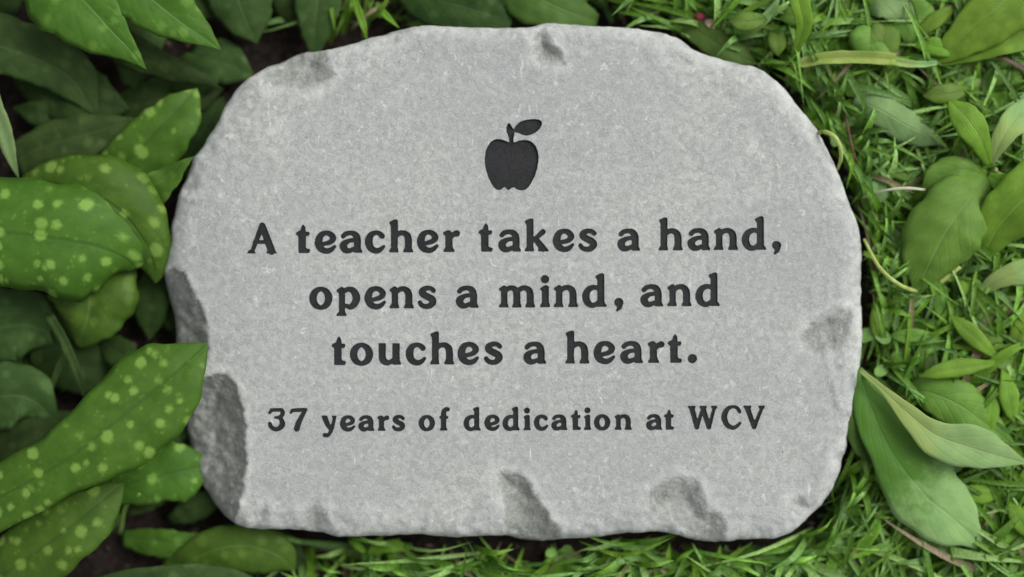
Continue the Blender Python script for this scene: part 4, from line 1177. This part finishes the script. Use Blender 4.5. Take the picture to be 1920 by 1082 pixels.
# named single blades that show large
tuft_specs = [
 ('grass_tuft', (1700, 800), 'tall grass blades crossing between the weeds right of the stone', [
    [(1690, 780, 20, 4), (1697, 700, 34, 5), (1704, 620, 38, 4), (1706, 560, 36, 1)],
    [(1685, 645, 30, 3), (1760, 645, 36, 4), (1840, 655, 38, 4), (1930, 640, 34, 1)],
    [(1618, 474, 38, 4), (1655, 488, 40, 7), (1700, 500, 38, 9), (1730, 508, 34, 1)],
    [(1740, 610, 30, 4), (1790, 570, 34, 5), (1830, 550, 34, 4), (1870, 520, 30, 1)],
    [(1700, 700, 24, 2), (1730, 650, 30, 4), (1775, 585, 34, 4), (1800, 560, 32, 1)],
    [(1780, 760, 26, 5), (1840, 700, 36, 10), (1890, 660, 40, 9), (1950, 630, 36, 1)],
    [(1830, 850, 22, 5), (1870, 800, 34, 8), (1915, 760, 38, 8), (1965, 700, 36, 1)]]),
 ('grass_tuft', (1420, 60), 'pale yellow green grass blades above the upper right corner of the stone', [
    [(1382, 72, 30, 6), (1415, 52, 38, 8), (1440, 28, 42, 9), (1462, -5, 40, 2)],
    [(1340, 52, 30, 3), (1380, 30, 38, 4), (1430, 5, 42, 5), (1480, -20, 40, 1)],
    [(1500, 180, 10, 5), (1520, 215, 26, 8), (1545, 245, 30, 4), (1560, 262, 26, 1)]]),
 ('grass_tuft', (720, 30), 'bright green grass blades against dark ground behind the top left edge of the stone', [
    [(660, -20, 20, 4), (672, 20, 34, 7), (682, 50, 38, 6), (688, 76, 34, 1)],
    [(690, 40, 20, 4), (712, 20, 34, 5), (730, -5, 36, 3), (745, -30, 34, 1)],
    [(705, 5, 24, 4), (725, 30, 36, 6), (748, 52, 34, 1)],
    [(615, -20, 10, 3), (622, 20, 26, 4), (628, 58, 24, 1)]]),
 ('grass_tuft', (1140, 1080), 'short bright grass blades poking up below the bottom edge of the stone', [
    [(1128, 1100, 10, 6), (1132, 1065, 26, 9), (1136, 1034, 30, 4), (1138, 1022, 30, 1)],
    [(1250, 1090, 14, 4), (1225, 1050, 30, 5), (1205, 1022, 30, 1)],
    [(1250, 1090, 14, 4), (1275, 1050, 30, 6), (1300, 1030, 30, 1)],
    [(1250, 1090, 14, 4), (1252, 1050, 30, 5), (1256, 1020, 30, 1)],
    [(1320, 1070, 14, 4), (1360, 1050, 30, 6), (1410, 1018, 32, 1)],
    [(1340, 1080, 14, 4), (1346, 1050, 30, 6), (1350, 1022, 32, 1)],
    [(905, 1100, 10, 4), (930, 1060, 26, 5), (960, 1020, 28, 1)],
    [(870, 1090, 10, 4), (900, 1055, 24, 5), (915, 1022, 24, 1)],
    [(1010, 1095, 10, 4), (1020, 1060, 26, 5), (1060, 1025, 26, 1)]]),
 ('grass_tuft', (1500, 960), 'dry and green grass blades beside the lower right corner of the stone', [
    [(1575, 900, 24, 6), (1600, 880, 34, 9), (1625, 862, 36, 6), (1640, 850, 34, 1)],
    [(1570, 1010, 10, 2), (1582, 960, 24, 3), (1598, 910, 30, 2), (1605, 880, 28, 1)],
    [(1545, 1030, 10, 2), (1560, 985, 24, 3), (1590, 930, 28, 1)]]),
]
for nm, (x, y), lab, bl in tuft_specs:
    q = thing(nm, W(x, y, 0), lab, 'grass')
    for i, st_ in enumerate(bl):
        blade(q, st_, M_PALE if (i == 0 and 'pale' in lab) else M_WEED)

# ------------------------------------------------------------------ grass and small ground cover that nobody could count
GREENS = np.array([(0.105, 0.24, 0.018), (0.165, 0.34, 0.028), (0.21, 0.44, 0.06), (0.07, 0.18, 0.014), (0.29, 0.50, 0.13), (0.17, 0.34, 0.08)])
DRY = np.array([(0.26, 0.22, 0.11), (0.34, 0.28, 0.16), (0.16, 0.11, 0.06)])
def grass_density(x, y):
    """how grassy is this spot of the photo (0..1)"""
    r = 0.0
    if x > 1380: r = 1.0
    if y < 120 and x > 1180: r = max(r, 0.8)
    if y > 960 and x > 560: r = max(r, 0.45 + 0.5 * min(1, (x - 560) / 700))
    if y < 100 and 560 < x <= 1180: r = max(r, 0.22)
    if x < 560: r = 0.03
    return r


def make_grass(name, count, seed, Lr, wr, hr, label, dry=0.045, skirt=None):
    rr = random.Random(seed)
    V_, F_, C_ = [], [], []
    made = 0
    tries = 0
    while made < count and tries < count * (60 if skirt else 12):
        tries += 1
        x = rr.uniform(500, 2250) if not skirt else rr.uniform(560, 1680); y = rr.uniform(-260, 1340) if not skirt else rr.uniform(20, 1060)
        if rr.random() > grass_density(x, y): continue
        sd_ = stone_dist(x, y)
        if sd_ < 3: continue
        if skirt and sd_ > skirt: continue
        if mnoise.noise((x / 70.0, y / 70.0, seed * 3.1)) < -0.22 and rr.random() < 0.75: continue
        L = rr.uniform(*Lr) * S; w = rr.uniform(*wr) * S * 0.5
        a = rr.uniform(0, 2 * math.pi)
        h = rr.uniform(*hr) * 0.001
        tip = (x + math.cos(a) * L / S, y - math.sin(a) * L / S)
        if sd_ < L / S + 20 and stone_dist(*tip) < (-6 if skirt else 3): continue
        mx = ((x + tip[0]) / 2, (y + tip[1]) / 2)
        if sd_ < L / S + 20 and stone_dist(*mx) < (-3 if skirt else 3): continue
        made += 1
        P0 = np.array(W(x, y, float(lawn(x, y))))
        D = np.array((math.cos(a), math.sin(a), 0)); Q = np.array((-math.sin(a), math.cos(a), 0))
        bend = rr.uniform(-0.25, 0.25) * L
        col = GREENS[rr.randrange(len(GREENS))] * rr.uniform(0.7, 1.25)
        if rr.random() < dry: col = DRY[rr.randrange(3)] * rr.uniform(0.7, 1.2)
        b0 = len(V_)
        ns = 6
        tw = rr.uniform(-0.5, 0.5)
        for i in range(ns + 1):
            t = i / ns
            c_ = P0 + D * (L * t) + Q * (bend * t * t) + np.array((0, 0, h * math.sin(min(1, t * 1.15) * math.pi * 0.72)))
            ww = w * (1 - t ** 2.2) * (0.7 + 0.6 * min(1, t * 3))
            q = Q * math.cos(tw * t * 2) + np.array((0, 0, 1)) * math.sin(tw * t * 2)
            V_.append(c_ - q * ww); V_.append(c_ - np.array((0, 0, ww * 0.5))); V_.append(c_ + q * ww)
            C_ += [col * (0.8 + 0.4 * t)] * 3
        for i in range(ns):
            k = b0 + i * 3
            F_.append((k, k + 1, k + 4, k + 3)); F_.append((k + 1, k + 2, k + 5, k + 4))
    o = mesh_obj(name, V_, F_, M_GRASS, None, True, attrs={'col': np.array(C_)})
    return tag(o, label, 'grass', kind='stuff')


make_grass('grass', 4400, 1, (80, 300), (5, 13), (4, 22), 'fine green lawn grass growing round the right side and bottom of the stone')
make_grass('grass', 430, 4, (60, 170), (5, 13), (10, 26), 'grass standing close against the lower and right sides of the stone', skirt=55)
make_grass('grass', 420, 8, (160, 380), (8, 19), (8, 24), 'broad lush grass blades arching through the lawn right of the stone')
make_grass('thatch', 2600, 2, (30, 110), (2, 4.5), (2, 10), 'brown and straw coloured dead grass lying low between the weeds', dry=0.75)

# small round and lobed leaves between the grass
rr = random.Random(9)
V_, F_, C_ = [], [], []
made = 0
while made < 300:
    x = rr.uniform(520, 2200); y = rr.uniform(-240, 1300)
    if rr.random() > grass_density(x, y) * 1.0: continue
    if stone_dist(x, y) < 22: continue
    if mnoise.noise((x / 90.0, y / 90.0, 7.7)) < 0.0: continue
    made += 1
    z = rr.uniform(3, 16) + float(lawn(x, y))
    r = rr.uniform(7, 17)
    a0 = rr.uniform(0, 6.28)
    col = GREENS[rr.randrange(len(GREENS))] * rr.uniform(0.6, 1.15)
    nl = rr.choice((3, 3, 3, 1, 2))
    for q in range(nl):
        a = a0 + q * 2.09 + rr.uniform(-.2, .2)
        tilt = rr.uniform(-0.5, 0.5)
        el = rr.uniform(1.0, 1.7)
        c0 = np.array(W(x, y, z))
        D = np.array((math.cos(a), math.sin(a), tilt)); D /= np.linalg.norm(D)
        Q = np.array((-math.sin(a), math.cos(a), rr.uniform(-.3, .3))); Q /= np.linalg.norm(Q)
        R0 = r * S
        b0 = len(V_)
        V_.append(c0 + D * R0 * el * 0.95 - np.array((0, 0, R0 * 0.18))); C_.append(col * 1.15)
        nn = 10
        for i in range(nn):
            th = 2 * math.pi * i / nn
            rad = R0 * (1 - 0.1 * math.cos(th))
            V_.append(c0 + D * (R0 * el * 0.95 + math.cos(th) * rad * el) + Q * math.sin(th) * rad * 0.85); C_.append(col * rr.uniform(0.9, 1.05))
        for i in range(nn):
            F_.append((b0, b0 + 1 + i, b0 + 1 + (i + 1) % nn))
o = mesh_obj('ground_cover', V_, F_, M_COVER, None, True, attrs={'col': np.array(C_)})
tag(o, 'small rounded clover like leaves mixed through the grass', 'ground cover', kind='stuff')

# crumbs of soil and litter
rr = random.Random(12)
V_, F_, C_ = [], [], []
for k in range(1500):
    x = rr.uniform(-200, 2120); y = rr.uniform(-200, 1280)
    if stone_dist(x, y) < 3: continue
    r = rr.uniform(2, 9) * S
    c0 = np.array(W(x, y, rr.uniform(0, 3) + float(lawn(x, y))))
    cc = np.array(rr.choice(((0.05, 0.035, 0.025), (0.09, 0.065, 0.05), (0.03, 0.022, 0.016), (0.13, 0.09, 0.06)))) * rr.uniform(.6, 1.2)
    b0 = len(V_)
    P6 = [(1, 0, 0), (-1, 0, 0), (0, 1, 0), (0, -1, 0), (0, 0, 1), (0, 0, -1)]
    ax = np.array([rr.uniform(.6, 2.2), rr.uniform(.6, 1.2), rr.uniform(.4, .8)])
    an = rr.uniform(0, 3.14)
    for p in P6:
        q = np.array(p) * ax * rr.uniform(.8, 1.2) * r
        V_.append(c0 + np.array((q[0] * math.cos(an) - q[1] * math.sin(an), q[0] * math.sin(an) + q[1] * math.cos(an), q[2]))); C_.append(cc)
    for t in ((0, 2, 4), (2, 1, 4), (1, 3, 4), (3, 0, 4), (2, 0, 5), (1, 2, 5), (3, 1, 5), (0, 3, 5)):
        F_.append(tuple(b0 + i for i in t))
o = mesh_obj('soil_crumbs', V_, F_, mat_attr('soil_crumbs', 0.9, 0.0, 900), None, False, attrs={'col': np.array(C_)})
tag(o, 'crumbs of dark earth and bark litter on the bare ground', 'litter', kind='stuff')
